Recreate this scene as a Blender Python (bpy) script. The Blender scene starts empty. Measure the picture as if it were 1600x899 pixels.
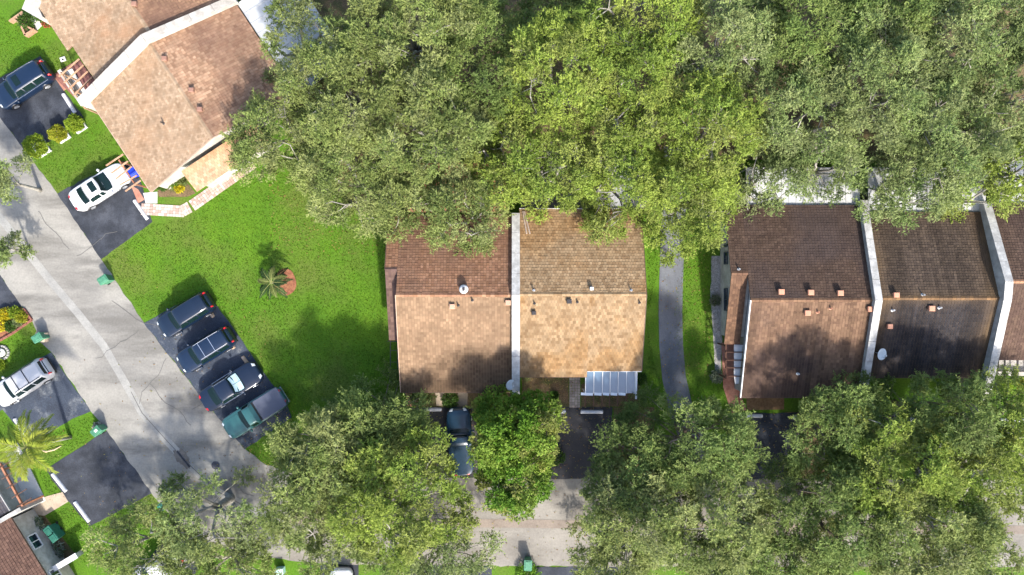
import bpy, math, random
import numpy as np
from mathutils import Vector, Matrix

# ------------------------------------------------------------------ camera
CAMH = 54.0
K = 20.0                      # photograph pixels per metre on the ground
scene = bpy.context.scene
col = scene.collection
cam_d = bpy.data.cameras.new('camera')
cam = bpy.data.objects.new('camera', cam_d)
col.objects.link(cam)
cam.location = (0, 0, CAMH)
cam.rotation_euler = (0, 0, 0)
cam_d.sensor_width = 36
cam_d.lens = 18.0 / (40.0 / CAMH)
cam_d.clip_end = 2000
scene.camera = cam
# ------------------------------------------------------------------ sky and sun
SUN_EL, SUN_AZ = math.radians(40), math.radians(21)   # azimuth measured from -Y towards +X
sdir = Vector((math.cos(SUN_EL) * math.sin(SUN_AZ), -math.cos(SUN_EL) * math.cos(SUN_AZ), math.sin(SUN_EL)))
world = bpy.data.worlds.new('World')
scene.world = world
world.use_nodes = True
wn = world.node_tree.nodes
sky = wn.new('ShaderNodeTexSky')
sky.sky_type = 'NISHITA'
sky.sun_disc = False
sky.sun_elevation = SUN_EL
sky.sun_rotation = math.atan2(sdir.x, sdir.y)
sky.air_density = 1.0
sky.dust_density = 2.5
sky.ozone_density = 1.0
bg = wn['Background']
bg.inputs['Strength'].default_value = 0.15
world.node_tree.links.new(sky.outputs[0], bg.inputs[0])
sun_d = bpy.data.lights.new('sun', 'SUN')
sun_d.energy = 3.0
sun_d.angle = math.radians(3.0)
sun_d.color = (1.0, 0.95, 0.87)
sun = bpy.data.objects.new('sun', sun_d)
col.objects.link(sun)
sun.rotation_euler = sdir.to_track_quat('Z', 'Y').to_euler()
sun.location = sdir * 60
vs = scene.view_settings
vs.view_transform = 'Standard'
vs.look = 'None'
vs.gamma = 1.0
vs.use_curve_mapping = False
vs.exposure = 1.45
scene.cycles.max_bounces = 6
scene.cycles.diffuse_bounces = 2
scene.cycles.transparent_max_bounces = 6
scene.cycles.transmission_bounces = 4
scene.cycles.glossy_bounces = 3
scene.cycles.caustics_reflective = False
scene.cycles.caustics_refractive = False

R = random.Random(7)

# ------------------------------------------------------------------ helpers
def P(px, py, z=0.0):
    """photograph pixel seen at height z -> place in the scene"""
    s = (CAMH - z) / CAMH / K
    return Vector(((px - 800.0) * s, (449.5 - py) * s, z))

def lin(r, g, b):
    f = lambda c: (c / 255 / 12.92) if c / 255 <= .04045 else ((c / 255 + .055) / 1.055) ** 2.4
    return (f(r), f(g), f(b), 1)

def on_plane(px, py, p0, n):
    c = Vector((0, 0, CAMH))
    d = P(px, py, 0) - c
    t = n.dot(p0 - c) / n.dot(d)
    return c + d * t

def mesh_obj(name, verts, faces, mat, parent=None, loc=None, smooth=False):
    me = bpy.data.meshes.new(name)
    loc = Vector(loc) if loc is not None else Vector((0, 0, 0))
    me.from_pydata([tuple(Vector(v) - loc) for v in verts], [], faces)
    me.materials.append(mat)
    if smooth:
        me.polygons.foreach_set('use_smooth', [True] * len(me.polygons))
    o = bpy.data.objects.new(name, me)
    col.objects.link(o)
    if parent is not None:
        o.parent = parent
    else:
        o.location = loc
    return o

def tag(o, label=None, cat=None, group=None, kind=None):
    if label: o['label'] = label
    if cat: o['category'] = cat
    if group: o['group'] = group
    if kind: o['kind'] = kind
    return o

def root(name, loc, label, cat, group=None, rz=0.0):
    o = bpy.data.objects.new(name, None)
    col.objects.link(o)
    o.location = loc
    o.rotation_euler = (0, 0, rz)
    o.empty_display_size = .3
    return tag(o, label, cat, group)

class MB:
    """collects shapes in world space; build() makes ONE mesh object"""
    def __init__(s): s.v = []; s.f = []
    def add(s, verts, faces):
        n = len(s.v)
        s.v += [Vector(v) for v in verts]
        s.f += [tuple(i + n for i in f) for f in faces]
        return s
    def hexa(s, b, t):
        """b, t: four bottom and four top points, counter-clockwise from above"""
        return s.add(list(b) + list(t), [(3, 2, 1, 0), (4, 5, 6, 7), (0, 1, 5, 4), (1, 2, 6, 5), (2, 3, 7, 6), (3, 0, 4, 7)])
    def box(s, c, dx, dy, dz, rz=0.0, bev=0.0):
        c = Vector(c); m = Matrix.Rotation(rz, 3, 'Z')
        q = [(-1, -1), (1, -1), (1, 1), (-1, 1)]
        if bev <= 0:
            return s.hexa([c + m @ Vector((a * dx / 2, b * dy / 2, -dz / 2)) for a, b in q],
                          [c + m @ Vector((a * dx / 2, b * dy / 2, dz / 2)) for a, b in q])
        r = []
        for z, e in ((-dz / 2, 0), (dz / 2 - bev, 0), (dz / 2, bev)):
            for a, b in q:
                r.append(c + m @ Vector((a * (dx / 2 - e), b * (dy / 2 - e), z)))
        f = [(3, 2, 1, 0), (8, 9, 10, 11)]
        for k in (0, 4):
            for i in range(4):
                j = (i + 1) % 4
                f.append((k + i, k + j, k + 4 + j, k + 4 + i))
        return s.add(r, f)
    def bar(s, a, b, w, h):
        """box-section bar from a to b (centre line), width w, height h"""
        a = Vector(a); b = Vector(b)
        d = (b - a).normalized()
        if abs(d.z) > .9:
            sx, up = Vector((1, 0, 0)), Vector((0, 1, 0))
        else:
            sx = d.cross(Vector((0, 0, 1))).normalized()
            up = sx.cross(d).normalized()
        pa = [a - sx * w / 2 - up * h / 2, a + sx * w / 2 - up * h / 2, a + sx * w / 2 + up * h / 2, a - sx * w / 2 + up * h / 2]
        pb = [p + (b - a) for p in pa]
        return s.add(pa + pb, [(0, 1, 2, 3), (7, 6, 5, 4), (0, 4, 5, 1), (1, 5, 6, 2), (2, 6, 7, 3), (3, 7, 4, 0)])
    def tube(s, pts, rad, n=6):
        pts = [Vector(p) for p in pts]
        k0 = len(s.v); m = len(pts)
        for i, p in enumerate(pts):
            d = (pts[min(i + 1, m - 1)] - pts[max(i - 1, 0)])
            d = d.normalized() if d.length > 1e-6 else Vector((0, 0, 1))
            u = d.orthogonal().normalized(); w = d.cross(u)
            r = rad[i] if hasattr(rad, '__len__') else rad
            for j in range(n):
                a = 2 * math.pi * j / n
                s.v.append(p + u * (r * math.cos(a)) + w * (r * math.sin(a)))
        for i in range(m - 1):
            for j in range(n):
                q = (j + 1) % n
                s.f.append((k0 + i * n + j, k0 + i * n + q, k0 + (i + 1) * n + q, k0 + (i + 1) * n + j))
        s.f.append(tuple(k0 + j for j in range(n))[::-1])
        s.f.append(tuple(k0 + (m - 1) * n + j for j in range(n)))
        return s
    def lathe(s, c, prof, n=16, sx=1.0, sy=1.0):
        """prof: list of (radius, z) from bottom to top"""
        c = Vector(c); k0 = len(s.v)
        for r, z in prof:
            for j in range(n):
                a = 2 * math.pi * j / n
                s.v.append(c + Vector((r * sx * math.cos(a), r * sy * math.sin(a), z)))
        for i in range(len(prof) - 1):
            for j in range(n):
                q = (j + 1) % n
                s.f.append((k0 + i * n + j, k0 + i * n + q, k0 + (i + 1) * n + q, k0 + (i + 1) * n + j))
        s.f.append(tuple(k0 + j for j in range(n))[::-1])
        s.f.append(tuple(k0 + (len(prof) - 1) * n + j for j in range(n)))
        return s
    def slab(s, poly, z0, z1):
        """poly: list of (x, y) counter-clockwise or not; closed prism"""
        pts = [Vector((p[0], p[1], 0)) for p in poly]
        ar = sum(pts[i].x * pts[(i + 1) % len(pts)].y - pts[(i + 1) % len(pts)].x * pts[i].y for i in range(len(pts)))
        if ar < 0: pts.reverse()
        n = len(pts)
        v = [(p.x, p.y, z0) for p in pts] + [(p.x, p.y, z1) for p in pts]
        f = [tuple(range(n))[::-1], tuple(range(n, 2 * n))]
        for i in range(n):
            j = (i + 1) % n
            f.append((i, j, n + j, n + i))
        return s.add(v, f)
    def build(s, name, mat, parent=None, loc=None, smooth=False):
        if loc is None and parent is not None and parent.parent is None:
            loc = parent.location
        o = mesh_obj(name, s.v, s.f, mat, parent, loc, smooth)
        return o

# ------------------------------------------------------------------ materials
MATS = {}
def new_mat(name):
    m = bpy.data.materials.new(name)
    m.use_nodes = True
    MATS[name] = m
    nt = m.node_tree
    return m, nt, nt.nodes['Principled BSDF']

def plain(name, c, rough=.6, metal=0.0, var=.12, scale=3.0, coat=0.0, spec=.4, bump=0.0):
    m, nt, b = new_mat(name)
    N, L = nt.nodes, nt.links
    geo = N.new('ShaderNodeNewGeometry')
    nz = N.new('ShaderNodeTexNoise'); nz.inputs['Scale'].default_value = scale; nz.inputs['Detail'].default_value = 5
    L.new(geo.outputs['Position'], nz.inputs['Vector'])
    mp = N.new('ShaderNodeMapRange'); mp.inputs[1].default_value = .25; mp.inputs[2].default_value = .75
    mp.inputs[3].default_value = 1 - var; mp.inputs[4].default_value = 1 + var
    L.new(nz.outputs['Fac'], mp.inputs[0])
    mx = N.new('ShaderNodeVectorMath'); mx.operation = 'SCALE'
    mx.inputs[0].default_value = c[:3]
    L.new(mp.outputs[0], mx.inputs['Scale'])
    L.new(mx.outputs[0], b.inputs['Base Color'])
    b.inputs['Roughness'].default_value = rough
    b.inputs['Metallic'].default_value = metal
    b.inputs['Specular IOR Level'].default_value = spec
    b.inputs['Coat Weight'].default_value = coat
    b.inputs['Coat Roughness'].default_value = .05
    if bump:
        bp = N.new('ShaderNodeBump'); bp.inputs['Strength'].default_value = bump; bp.inputs['Distance'].default_value = .02
        L.new(nz.outputs['Fac'], bp.inputs['Height']); L.new(bp.outputs[0], b.inputs['Normal'])
    return m

def layered(name, cols, scales, rough=.85, fine=None, fine_amt=.25, stretch=None, bump=.3, lo=.35, hi=.65):
    """cols[0] base; each further colour comes in through its own noise"""
    m, nt, b = new_mat(name)
    N, L = nt.nodes, nt.links
    geo = N.new('ShaderNodeNewGeometry')
    vec = geo.outputs['Position']
    if stretch:
        mpn = N.new('ShaderNodeMapping')
        mpn.inputs['Rotation'].default_value = (0, 0, stretch[0])
        mpn.inputs['Scale'].default_value = (stretch[1], stretch[2], 1)
        L.new(vec, mpn.inputs['Vector']); svec = mpn.outputs[0]
    else:
        svec = vec
    rgb = N.new('ShaderNodeRGB'); rgb.outputs[0].default_value = cols[0]
    cur = rgb.outputs[0]
    for i, (c, sc) in enumerate(zip(cols[1:], scales)):
        nz = N.new('ShaderNodeTexNoise'); nz.noise_dimensions = '4D'; nz.inputs['W'].default_value = 3.7 * i + 1.3
        nz.inputs['Scale'].default_value = sc; nz.inputs['Detail'].default_value = 7; nz.inputs['Roughness'].default_value = .62
        L.new(svec if i % 2 == 0 else vec, nz.inputs['Vector'])
        mp = N.new('ShaderNodeMapRange'); mp.interpolation_type = 'SMOOTHSTEP'
        mp.inputs[1].default_value = lo; mp.inputs[2].default_value = hi
        L.new(nz.outputs['Fac'], mp.inputs[0])
        mx = N.new('ShaderNodeMix'); mx.data_type = 'RGBA'
        L.new(mp.outputs[0], mx.inputs[0]); L.new(cur, mx.inputs[6]); mx.inputs[7].default_value = c
        cur = mx.outputs[2]
    if fine:
        nf = N.new('ShaderNodeTexNoise'); nf.inputs['Scale'].default_value = fine; nf.inputs['Detail'].default_value = 4
        L.new(vec, nf.inputs['Vector'])
        mp = N.new('ShaderNodeMapRange'); mp.inputs[1].default_value = .3; mp.inputs[2].default_value = .7
        mp.inputs[3].default_value = 1 - fine_amt; mp.inputs[4].default_value = 1 + fine_amt
        L.new(nf.outputs['Fac'], mp.inputs[0])
        sc_ = N.new('ShaderNodeVectorMath'); sc_.operation = 'SCALE'
        L.new(cur, sc_.inputs[0]); L.new(mp.outputs[0], sc_.inputs['Scale'])
        cur = sc_.outputs[0]
        if bump:
            bp = N.new('ShaderNodeBump'); bp.inputs['Strength'].default_value = bump; bp.inputs['Distance'].default_value = .03
            L.new(nf.outputs['Fac'], bp.inputs['Height']); L.new(bp.outputs[0], b.inputs['Normal'])
    L.new(cur, b.inputs['Base Color'])
    b.inputs['Roughness'].default_value = rough
    b.inputs['Specular IOR Level'].default_value = .25
    return m

def attr_mat(name, rough=.85, spec=.2, transl=0.0, nscale=1.5, namt=.15):
    """colour comes from the pieces' own colour attribute 'tint'"""
    m, nt, b = new_mat(name)
    N, L = nt.nodes, nt.links
    at = N.new('ShaderNodeAttribute'); at.attribute_name = 'tint'
    geo = N.new('ShaderNodeNewGeometry')
    nz = N.new('ShaderNodeTexNoise'); nz.inputs['Scale'].default_value = nscale; nz.inputs['Detail'].default_value = 5
    L.new(geo.outputs['Position'], nz.inputs['Vector'])
    mp = N.new('ShaderNodeMapRange'); mp.inputs[1].default_value = .3; mp.inputs[2].default_value = .7
    mp.inputs[3].default_value = 1 - namt; mp.inputs[4].default_value = 1 + namt
    L.new(nz.outputs['Fac'], mp.inputs[0])
    sc_ = N.new('ShaderNodeVectorMath'); sc_.operation = 'SCALE'
    L.new(at.outputs['Color'], sc_.inputs[0]); L.new(mp.outputs[0], sc_.inputs['Scale'])
    L.new(sc_.outputs[0], b.inputs['Base Color'])
    b.inputs['Roughness'].default_value = rough
    b.inputs['Specular IOR Level'].default_value = spec
    if transl > 0:
        tr = N.new('ShaderNodeBsdfTranslucent')
        L.new(sc_.outputs[0], tr.inputs['Color'])
        mix = N.new('ShaderNodeMixShader'); mix.inputs[0].default_value = transl
        L.new(b.outputs[0], mix.inputs[1]); L.new(tr.outputs[0], mix.inputs[2])
        L.new(mix.outputs[0], N['Material Output'].inputs['Surface'])
    return m

def glass(name, c, rough=.05, spec=.8):
    m, nt, b = new_mat(name)
    b.inputs['Base Color'].default_value = c
    b.inputs['Roughness'].default_value = rough
    b.inputs['Specular IOR Level'].default_value = spec
    b.inputs['Coat Weight'].default_value = .6
    return m

GRASS = layered('lawn_grass', [(.064, .146, .006, 1), (.080, .166, .007, 1), (.050, .122, .005, 1), (.088, .126, .018, 1)],
                [.16, .45, .22], rough=.9, fine=9, fine_amt=.28, bump=.4, lo=.42, hi=.68)
CONC = layered('worn_concrete', [(.232, .220, .196, 1), (.160, .154, .142, 1), (.285, .270, .238, 1), (.140, .132, .118, 1)],
               [.35, .22, .5], rough=.9, fine=7, fine_amt=.10, stretch=(math.radians(-36), .25, 1.1), bump=.1, lo=.43, hi=.66)
CONCT = layered('tan_concrete', [(.245, .225, .195, 1), (.185, .17, .15, 1), (.28, .26, .225, 1), (.16, .146, .126, 1)],
                [.3, .25, .5], rough=.9, fine=7, fine_amt=.10, stretch=(0, .3, .9), bump=.1)
GUTTER = layered('gutter_concrete', [(.285, .278, .255, 1), (.225, .22, .205, 1)], [.9], fine=8, fine_amt=.1, bump=.1)
GUTTERT = layered('tan_gutter_concrete', [(.23, .19, .155, 1), (.17, .14, .115, 1)], [.6], fine=8, fine_amt=.1, bump=.1)
ASPH = layered('driveway_asphalt', [(.036, .041, .053, 1), (.058, .063, .076, 1), (.024, .027, .034, 1)], [.5, .9], fine=16, fine_amt=.22, bump=.2)
ASPHW = layered('worn_driveway_asphalt', [(.042, .052, .072, 1), (.030, .036, .05, 1), (.16, .17, .18, 1)], [.5, .85], fine=14, fine_amt=.3, bump=.2, lo=.50, hi=.72)
ASPHD = layered('dark_driveway_asphalt', [(.030, .030, .034, 1), (.045, .043, .045, 1)], [.6], fine=16, fine_amt=.2, bump=.2)
PATHM = layered('footpath_asphalt', [(.125, .133, .15, 1), (.155, .163, .178, 1), (.09, .095, .107, 1)], [.6, .4], fine=12, fine_amt=.12, bump=.1)
SOIL = layered('leaf_litter', [(.11, .075, .04, 1), (.06, .08, .02, 1), (.15, .10, .055, 1)], [.9, 1.6], fine=14, fine_amt=.45, bump=.5)
MULCH = layered('red_mulch', [(.22, .075, .045, 1), (.13, .05, .03, 1), (.27, .12, .06, 1)], [3, 5], fine=20, fine_amt=.4, bump=.6)
SLABM = layered('pale_slab', [(.60, .575, .53, 1), (.52, .50, .46, 1)], [.8], fine=6, fine_amt=.06, bump=.05)
BEIGE = layered('beige_walk', [(.42, .34, .25, 1), (.34, .27, .20, 1)], [.9], fine=8, fine_amt=.1, bump=.1)
TERRA = layered('terracotta_walk', [(.36, .155, .105, 1), (.28, .12, .085, 1), (.40, .20, .14, 1)], [1.4, 2], fine=9, fine_amt=.12, bump=.1)
STUCCO = layered('cream_stucco', [(.48, .45, .40, 1), (.42, .39, .345, 1)], [.7], fine=10, fine_amt=.05, bump=.15)
STUCCOG = layered('grey_stucco', [(.46, .45, .425, 1), (.39, .38, .355, 1), (.28, .27, .25, 1)], [.9, 1.7], fine=10, fine_amt=.06, bump=.15)
STUCCOW = layered('white_stucco', [(.50, .48, .44, 1), (.44, .415, .37, 1), (.33, .31, .27, 1)], [.8, 1.7], fine=10, fine_amt=.04, bump=.1)
WHITE = plain('white_paint', (.60, .60, .60), .5, var=.08)
WHITEO = plain('bumper_paint', (.56, .56, .58), .6, var=.12, scale=5)
ALU = layered('aluminium_pan', [(.42, .43, .43, 1), (.34, .35, .36, 1), (.48, .48, .47, 1)], [.5, .9], rough=.45, fine=5, fine_amt=.06, bump=.05)
WOOD = layered('redwood_beam', [(.36, .165, .095, 1), (.28, .12, .07, 1)], [2], fine=8, fine_amt=.15, bump=.1)
WOODT = layered('tan_beam', [(.40, .25, .16, 1), (.32, .19, .12, 1)], [2], fine=8, fine_amt=.15, bump=.1)
WOODD = layered('dark_beam', [(.12, .06, .04, 1), (.09, .045, .03, 1)], [2], fine=8, fine_amt=.15, bump=.1)
DECK = plain('roof_deck', (.16, .095, .06), .9)
FASC = plain('brown_fascia', (.11, .065, .045), .7)
COPPER = plain('vent_metal', (.50, .24, .15), .5, var=.15)
DARKM = plain('dark_metal', (.04, .035, .035), .5)
GREYM = plain('grey_metal', (.45, .46, .47), .4, metal=.3)
DISHM = plain('dish_metal', (.52, .58, .62), .4)
IRON = layered('cast_iron', [(.10, .10, .115, 1), (.06, .06, .07, 1)], [3], rough=.6, fine=14, fine_amt=.2)
GBIN = plain('green_bin_plastic', (.055, .19, .11), .6, var=.25, scale=6)
GBIN2 = plain('teal_bin_plastic', (.02, .12, .085), .6, var=.25, scale=6)
BBIN = plain('blue_bin_plastic', (.015, .05, .55), .45, var=.1)
CARD = plain('tan_cardboard', (.62, .47, .34), .8)
BARK = layered('pale_bark', [(.30, .285, .25, 1), (.20, .185, .155, 1)], [2.0], fine=9, fine_amt=.25, bump=.3)
BARKD = layered('brown_bark', [(.13, .10, .075, 1), (.19, .155, .12, 1)], [2.0], fine=9, fine_amt=.25, bump=.3)
LEAF = attr_mat('leaf', rough=.65, spec=.18, transl=.30, nscale=.35, namt=.14)
LEAFG = attr_mat('glossy_leaf', rough=.65, spec=.2, transl=.3, nscale=.8, namt=.12)
TILE = attr_mat('shingle', rough=.9, spec=.15, nscale=1.1, namt=.16)
PAVE = attr_mat('paver', rough=.9, spec=.2, nscale=2, namt=.1)
BLADE = attr_mat('grass_blade', rough=.7, spec=.2, transl=.25, nscale=.3, namt=.2)
WGLASS = glass('window_glass', (.012, .02, .03, 1))
PGLASS = glass('patio_glass', (.10, .16, .23, 1), .12, .6)
CGLASS = glass('car_glass', (.006, .016, .016, 1), .06, .35); CGLASS.node_tree.nodes['Principled BSDF'].inputs['Coat Weight'].default_value = 0.0
RUBBER = plain('tyre_rubber', (.018, .018, .018), .8)
RIM = plain('alloy_rim', (.55, .56, .58), .3, metal=.7)
TAIL = plain('tail_light', (.50, .012, .02), .2, coat=.5)
HEAD = plain('head_light', (.62, .66, .68), .12, coat=.7)
BLACKP = plain('black_trim', (.012, .012, .014), .45)
CHROME = plain('chrome', (.72, .72, .74), .15, metal=.9)
# ------------------------------------------------------------------ ground, roads, driveways
def sheet(name, pxs, z, mat, sub=None):
    pts = [P(x, y, 0) for x, y in pxs]
    if name.startswith(('road', 'driveway', 'garden', 'mulch', 'forest', 'gravel')):
        rg = random.Random(len(pxs) + int(pxs[0][0])); out = []
        for a, b in zip(pts, pts[1:] + pts[:1]):      # crumbled edge
            k = max(1, min(60, int((b - a).length / .45)))
            nn = Vector((-(b - a).y, (b - a).x, 0)).normalized()
            out += [a.lerp(b, i / k) + nn * (rg.gauss(0, .035) if i else 0) for i in range(k)]
        pts = out
    mb = MB().slab([(p.x, p.y) for p in pts], z - .15, z)
    o = mb.build(name, mat)
    return tag(o, kind='structure')

g = MB().add([(-400, -400, 0), (400, -400, 0), (400, 400, 0), (-400, 400, 0)], [(0, 1, 2, 3)]).build('ground', GRASS)
tag(g, kind='structure')

sheet('road', [(-120, 22), (5, 190), (90, 303), (158, 405), (225, 504), (300, 602), (380, 700), (416, 727), (452, 738),
               (452, 876), (400, 868), (335, 850), (275, 815), (236, 770), (166, 672), (150, 652), (142, 643), (80, 550), (62, 534), (50, 500), (30, 474), (0, 430), (-120, 290)], .020, CONC)
sheet('road_south', [(452.2, 738), (480, 744), (700, 746), (1000, 748), (1800, 750), (1800, 886), (1000, 886), (520, 882), (452.2, 876)], .016, CONCT)

def strip(name, pts, wpx, z, mat, dip=.0):
    """ribbon along pixel points; shallow V section"""
    p = [P(x, y, 0) for x, y in pts]
    v, f = [], []
    for i, q in enumerate(p):
        d = (p[min(i + 1, len(p) - 1)] - p[max(i - 1, 0)]).normalized()
        n = Vector((-d.y, d.x, 0)) * (wpx / K / 2)
        for a, zz in ((1, z), (.06, z - dip), (-.06, z - dip), (-1, z)):
            w = q + n * a
            v.append((w.x, w.y, zz))
    for i in range(len(p) - 1):
        for j in range(3):
            f.append((i * 4 + j, i * 4 + j + 1, i * 4 + 5 + j, i * 4 + 4 + j)[::-1])
    return v, f
v, f = strip('', [(-60, 262), (20, 365), (80, 440), (124, 492), (162, 540), (190, 588), (222, 645), (262, 690), (300, 730), (340, 768), (400, 800), (452, 812)], 12, .030, GUTTER, .004)
tag(mesh_obj('valley_gutter', v, f, GUTTER), kind='structure')
v, f = strip('', [(452.2, 812), (520, 816), (800, 818), (1200, 824), (1800, 830)], 13, .027, GUTTERT, .004)
tag(mesh_obj('valley_gutter_south', v, f, GUTTERT), kind='structure')
v, f = strip('', [(205, 612), (222, 645), (262, 690), (300, 730), (340, 768), (400, 800)], 1.0, .033, GUTTER)
tag(mesh_obj('gutter_crack', v, f, plain('crack_dirt', (.10, .096, .09), .9)), kind='structure')
rg = random.Random(5); cv, cf = [], []
for (x, y, dx, dy, n_) in ((175, 470, 9, 5, 9), (120, 400, 8, -5, 8), (235, 600, 8, 7, 9), (300, 640, 9, -6, 7), (60, 330, 7, 6, 8), (360, 745, 7, 4, 7), (150, 560, 9, -6, 8), (260, 560, -6, 8, 8)):
    q = [(x, y)]
    for _ in range(n_): x += dx + rg.uniform(-4, 4); y += dy + rg.uniform(-4, 4); q.append((x, y))
    v, f = strip('', q, .75, .0335, GUTTER); k = len(cv); cv += v; cf += [tuple(i + k for i in t) for t in f]
tag(mesh_obj('road_cracks', cv, cf, MATS['crack_dirt']), kind='structure')
# damp silt patch round the drain and the drain slot itself
pts = []
for i in range(48):
    a = 2 * math.pi * i / 48
    r = 1 + .12 * math.sin(3 * a + 1) + .08 * math.sin(5 * a) + .07 * math.sin(11 * a + 2) + .05 * math.sin(17 * a)
    u, w = 17 * r * math.cos(a), 9 * r * math.sin(a)
    ca, sa = math.cos(math.radians(52)), math.sin(math.radians(52))
    pts.append((285 + u * ca - w * sa, 716 + u * sa + w * ca))
SILT = layered('damp_silt', [(.13, .112, .098, 1), (.17, .15, .13, 1)], [1.5], fine=10, fine_amt=.15, bump=.2)
tag(sheet('drain_silt', pts, .036, SILT), kind='structure')

sheet('driveway', [(63, 88), (131, 184), (108, 200), (74, 224), (36, 232), (-30, 141), (-24, 134)], .024, ASPH)
sheet('driveway', [(90, 303), (140, 276), (192, 252), (214, 262), (238, 347), (200, 375), (158, 405)], .024, ASPH)
sheet('driveway', [(225, 505), (270, 480), (319, 455), (334, 470), (364, 512), (402, 568), (446, 628), (456, 652), (420, 678), (382, 702), (302, 604)], .024, ASPHW)
sheet('driveway', [(-70, 632), (20, 584), (80, 551), (142, 643), (112, 655), (84, 672), (45, 697), (24, 664), (4, 640), (-70, 690)], .024, ASPHW)
sheet('driveway', [(72, 734), (118, 704), (167, 673), (237, 771), (190, 796), (140, 823), (104, 780)], .024, ASPH)
sheet('driveway', [(-70, 340), (0, 429), (34, 479), (0, 493), (-70, 506)], .024, ASPH)
sheet('driveway', [(640, 637), (746, 637), (746, 746), (640, 745)], .024, ASPHD)
sheet('driveway', [(846, 636), (957, 636), (957, 748), (846, 748)], .024, ASPHD)
sheet('driveway', [(1148, 645), (1250, 645), (1250, 749), (1148, 749)], .024, ASPH)
sheet('driveway', [(1296, 648), (1400, 648), (1400, 749), (1296, 749)], .024, ASPHD)
sheet('driveway', [(1430, 652), (1536, 652), (1536, 750), (1430, 750)], .024, ASPH)
sheet('driveway', [(1560, 655), (1680, 655), (1680, 750), (1560, 750)], .024, ASPH)
sheet('driveway', [(500, 882), (560, 883), (560, 990), (500, 990)], .024, ASPH)
sheet('driveway', [(640, 884), (768, 885), (768, 990), (640, 990)], .024, ASPH)
sheet('driveway', [(836, 886), (970, 886), (970, 990), (836, 990)], .024, ASPH)
sheet('driveway', [(1100, 887), (1220, 887), (1220, 990), (1100, 990)], .024, ASPH)
sheet('driveway', [(275, 816), (335, 850), (300, 905), (235, 870)], .024, ASPH)

v, f = strip('', [(1056, 230), (1053, 330), (1050, 395), (1048.5, 440), (1047.5, 490), (1048.5, 540), (1053, 590), (1064, 640), (1082, 690), (1092, 720), (1096, 749)], 37, .028, PATHM)
tag(mesh_obj('footpath', v, f, PATHM), kind='structure')
sheet('gravel_strip', [(1112, 400), (1127, 400), (1127, 540), (1126, 600), (1118, 596), (1114, 520), (1110, 460)], .012,
      layered('gravel', [(.30, .28, .26, 1), (.20, .19, .17, 1), (.38, .36, .34, 1)], [2, 4], fine=16, fine_amt=.4, bump=.5))
sheet('terracotta_walk', [(1127, 536), (1160, 536), (1152, 602), (1166, 641), (1143, 646), (1130, 606)], .034, TERRA)
sheet('tiled_apron', [(1166, 618), (1225, 618), (1225, 640), (1167, 641)], .030, layered('brown_tile', [(.20, .12, .06, 1), (.14, .085, .045, 1)], [1.5], fine=6, fine_amt=.25))
sheet('garden_bed', [(815, 590), (889, 590), (889, 637), (815, 637)], .012, SOIL)
sheet('garden_bed', [(908, 600), (1000, 600), (1000, 636), (908, 636)], .012, SOIL)
sheet('garden_bed', [(958, 637), (1022, 637), (1022, 748), (958, 748)], .012, SOIL)
sheet('garden_bed', [(634, 600), (800, 600), (800, 636), (634, 636)], .012, SOIL)
sheet('patio_slab', [(632, 612), (650, 612), (664, 634), (655, 636), (648, 628), (642, 636)], .030, TERRA)
sheet('patio_slab', [(680, 612), (695, 612), (698, 634), (682, 634)], .030, BEIGE)
sheet('patio_slab', [(716, 612), (731, 612), (730, 636), (712, 636)], .030, BEIGE)
sheet('front_walk', [(72, 776), (98, 769), (107, 784), (70, 806), (41, 803)], .034, BEIGE)
sheet('yard_soil', [(40, 806), (70, 806), (118, 866), (86, 886)], .014, SOIL)
sheet('front_walk', [(62, 14), (66, 40), (58, 48), (46, 26)], .034, SLABM)
sheet('front_walk', [(224, 302), (246, 300), (246, 318), (228, 318)], .030, SLABM)
sheet('front_walk', [(205, 290), (216, 296), (226, 312), (216, 318)], .034, TERRA)
sheet('front_walk', [(86, 122), (100, 117), (108, 136), (100, 142)], .034, TERRA)
sheet('forest_floor', [(420, -80), (1700, -80), (1700, 250), (1130, 250), (1130, 320), (1075, 320), (1070, 240), (820, 240), (600, 240), (560, 330), (470, 250), (440, 150)], .008, SOIL)
sheet('forest_floor', [(1226, 648), (1296, 648), (1296, 749), (1250.5, 749), (1250.5, 644), (1226, 644)], .008, SOIL)
sheet('patio', [(815, 235), (1010, 235), (1010, 327), (815, 327)], .030, layered('grey_patio', [(.2, .19, .18, 1), (.14, .13, .12, 1)], [1], fine=8, fine_amt=.2))
sheet('brick_terrace', [(82, 118), (124, 92), (158, 140), (134, 170)], .036, layered('plum_tile', [(.16, .07, .065, 1), (.22, .10, .08, 1)], [1.5], fine=8, fine_amt=.2))

def pavers(name, lines, wpx, z, n_across, lab=None, cols=None, step=None):
    """one course of small paving bricks after another, joined: too small to pick apart"""
    rr = random.Random(sum(map(ord, name)) + len(lines))
    mb = MB(); tint = []
    pts = [P(x, y, 0) for x, y in lines]
    for a, b in zip(pts[:-1], pts[1:]):
        d = b - a; Ln = d.length; d.normalize(); n = Vector((-d.y, d.x, 0))
        w = wpx / K; pw = w / n_across
        st = step or pw
        for i in range(int(Ln / st)):
            for j in range(n_across):
                c = a + d * ((i + .5) * st) + n * ((j + .5) * pw - w / 2)
                rz = math.atan2(d.y, d.x)
                mb.box((c.x, c.y, z - .03 + rr.uniform(-.003, .003)), st - .02, pw - .02, .06, rz)
                cc = rr.choice(cols); k = rr.uniform(.85, 1.12)
                tint += [(cc[0] * k, cc[1] * k, cc[2] * k, 1)] * 8
    o = mb.build(name, PAVE)
    at = o.data.color_attributes.new('tint', 'FLOAT_COLOR', 'POINT')
    at.data.foreach_set('color', np.array(tint, 'f').ravel())
    return tag(o, kind='structure')
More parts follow.
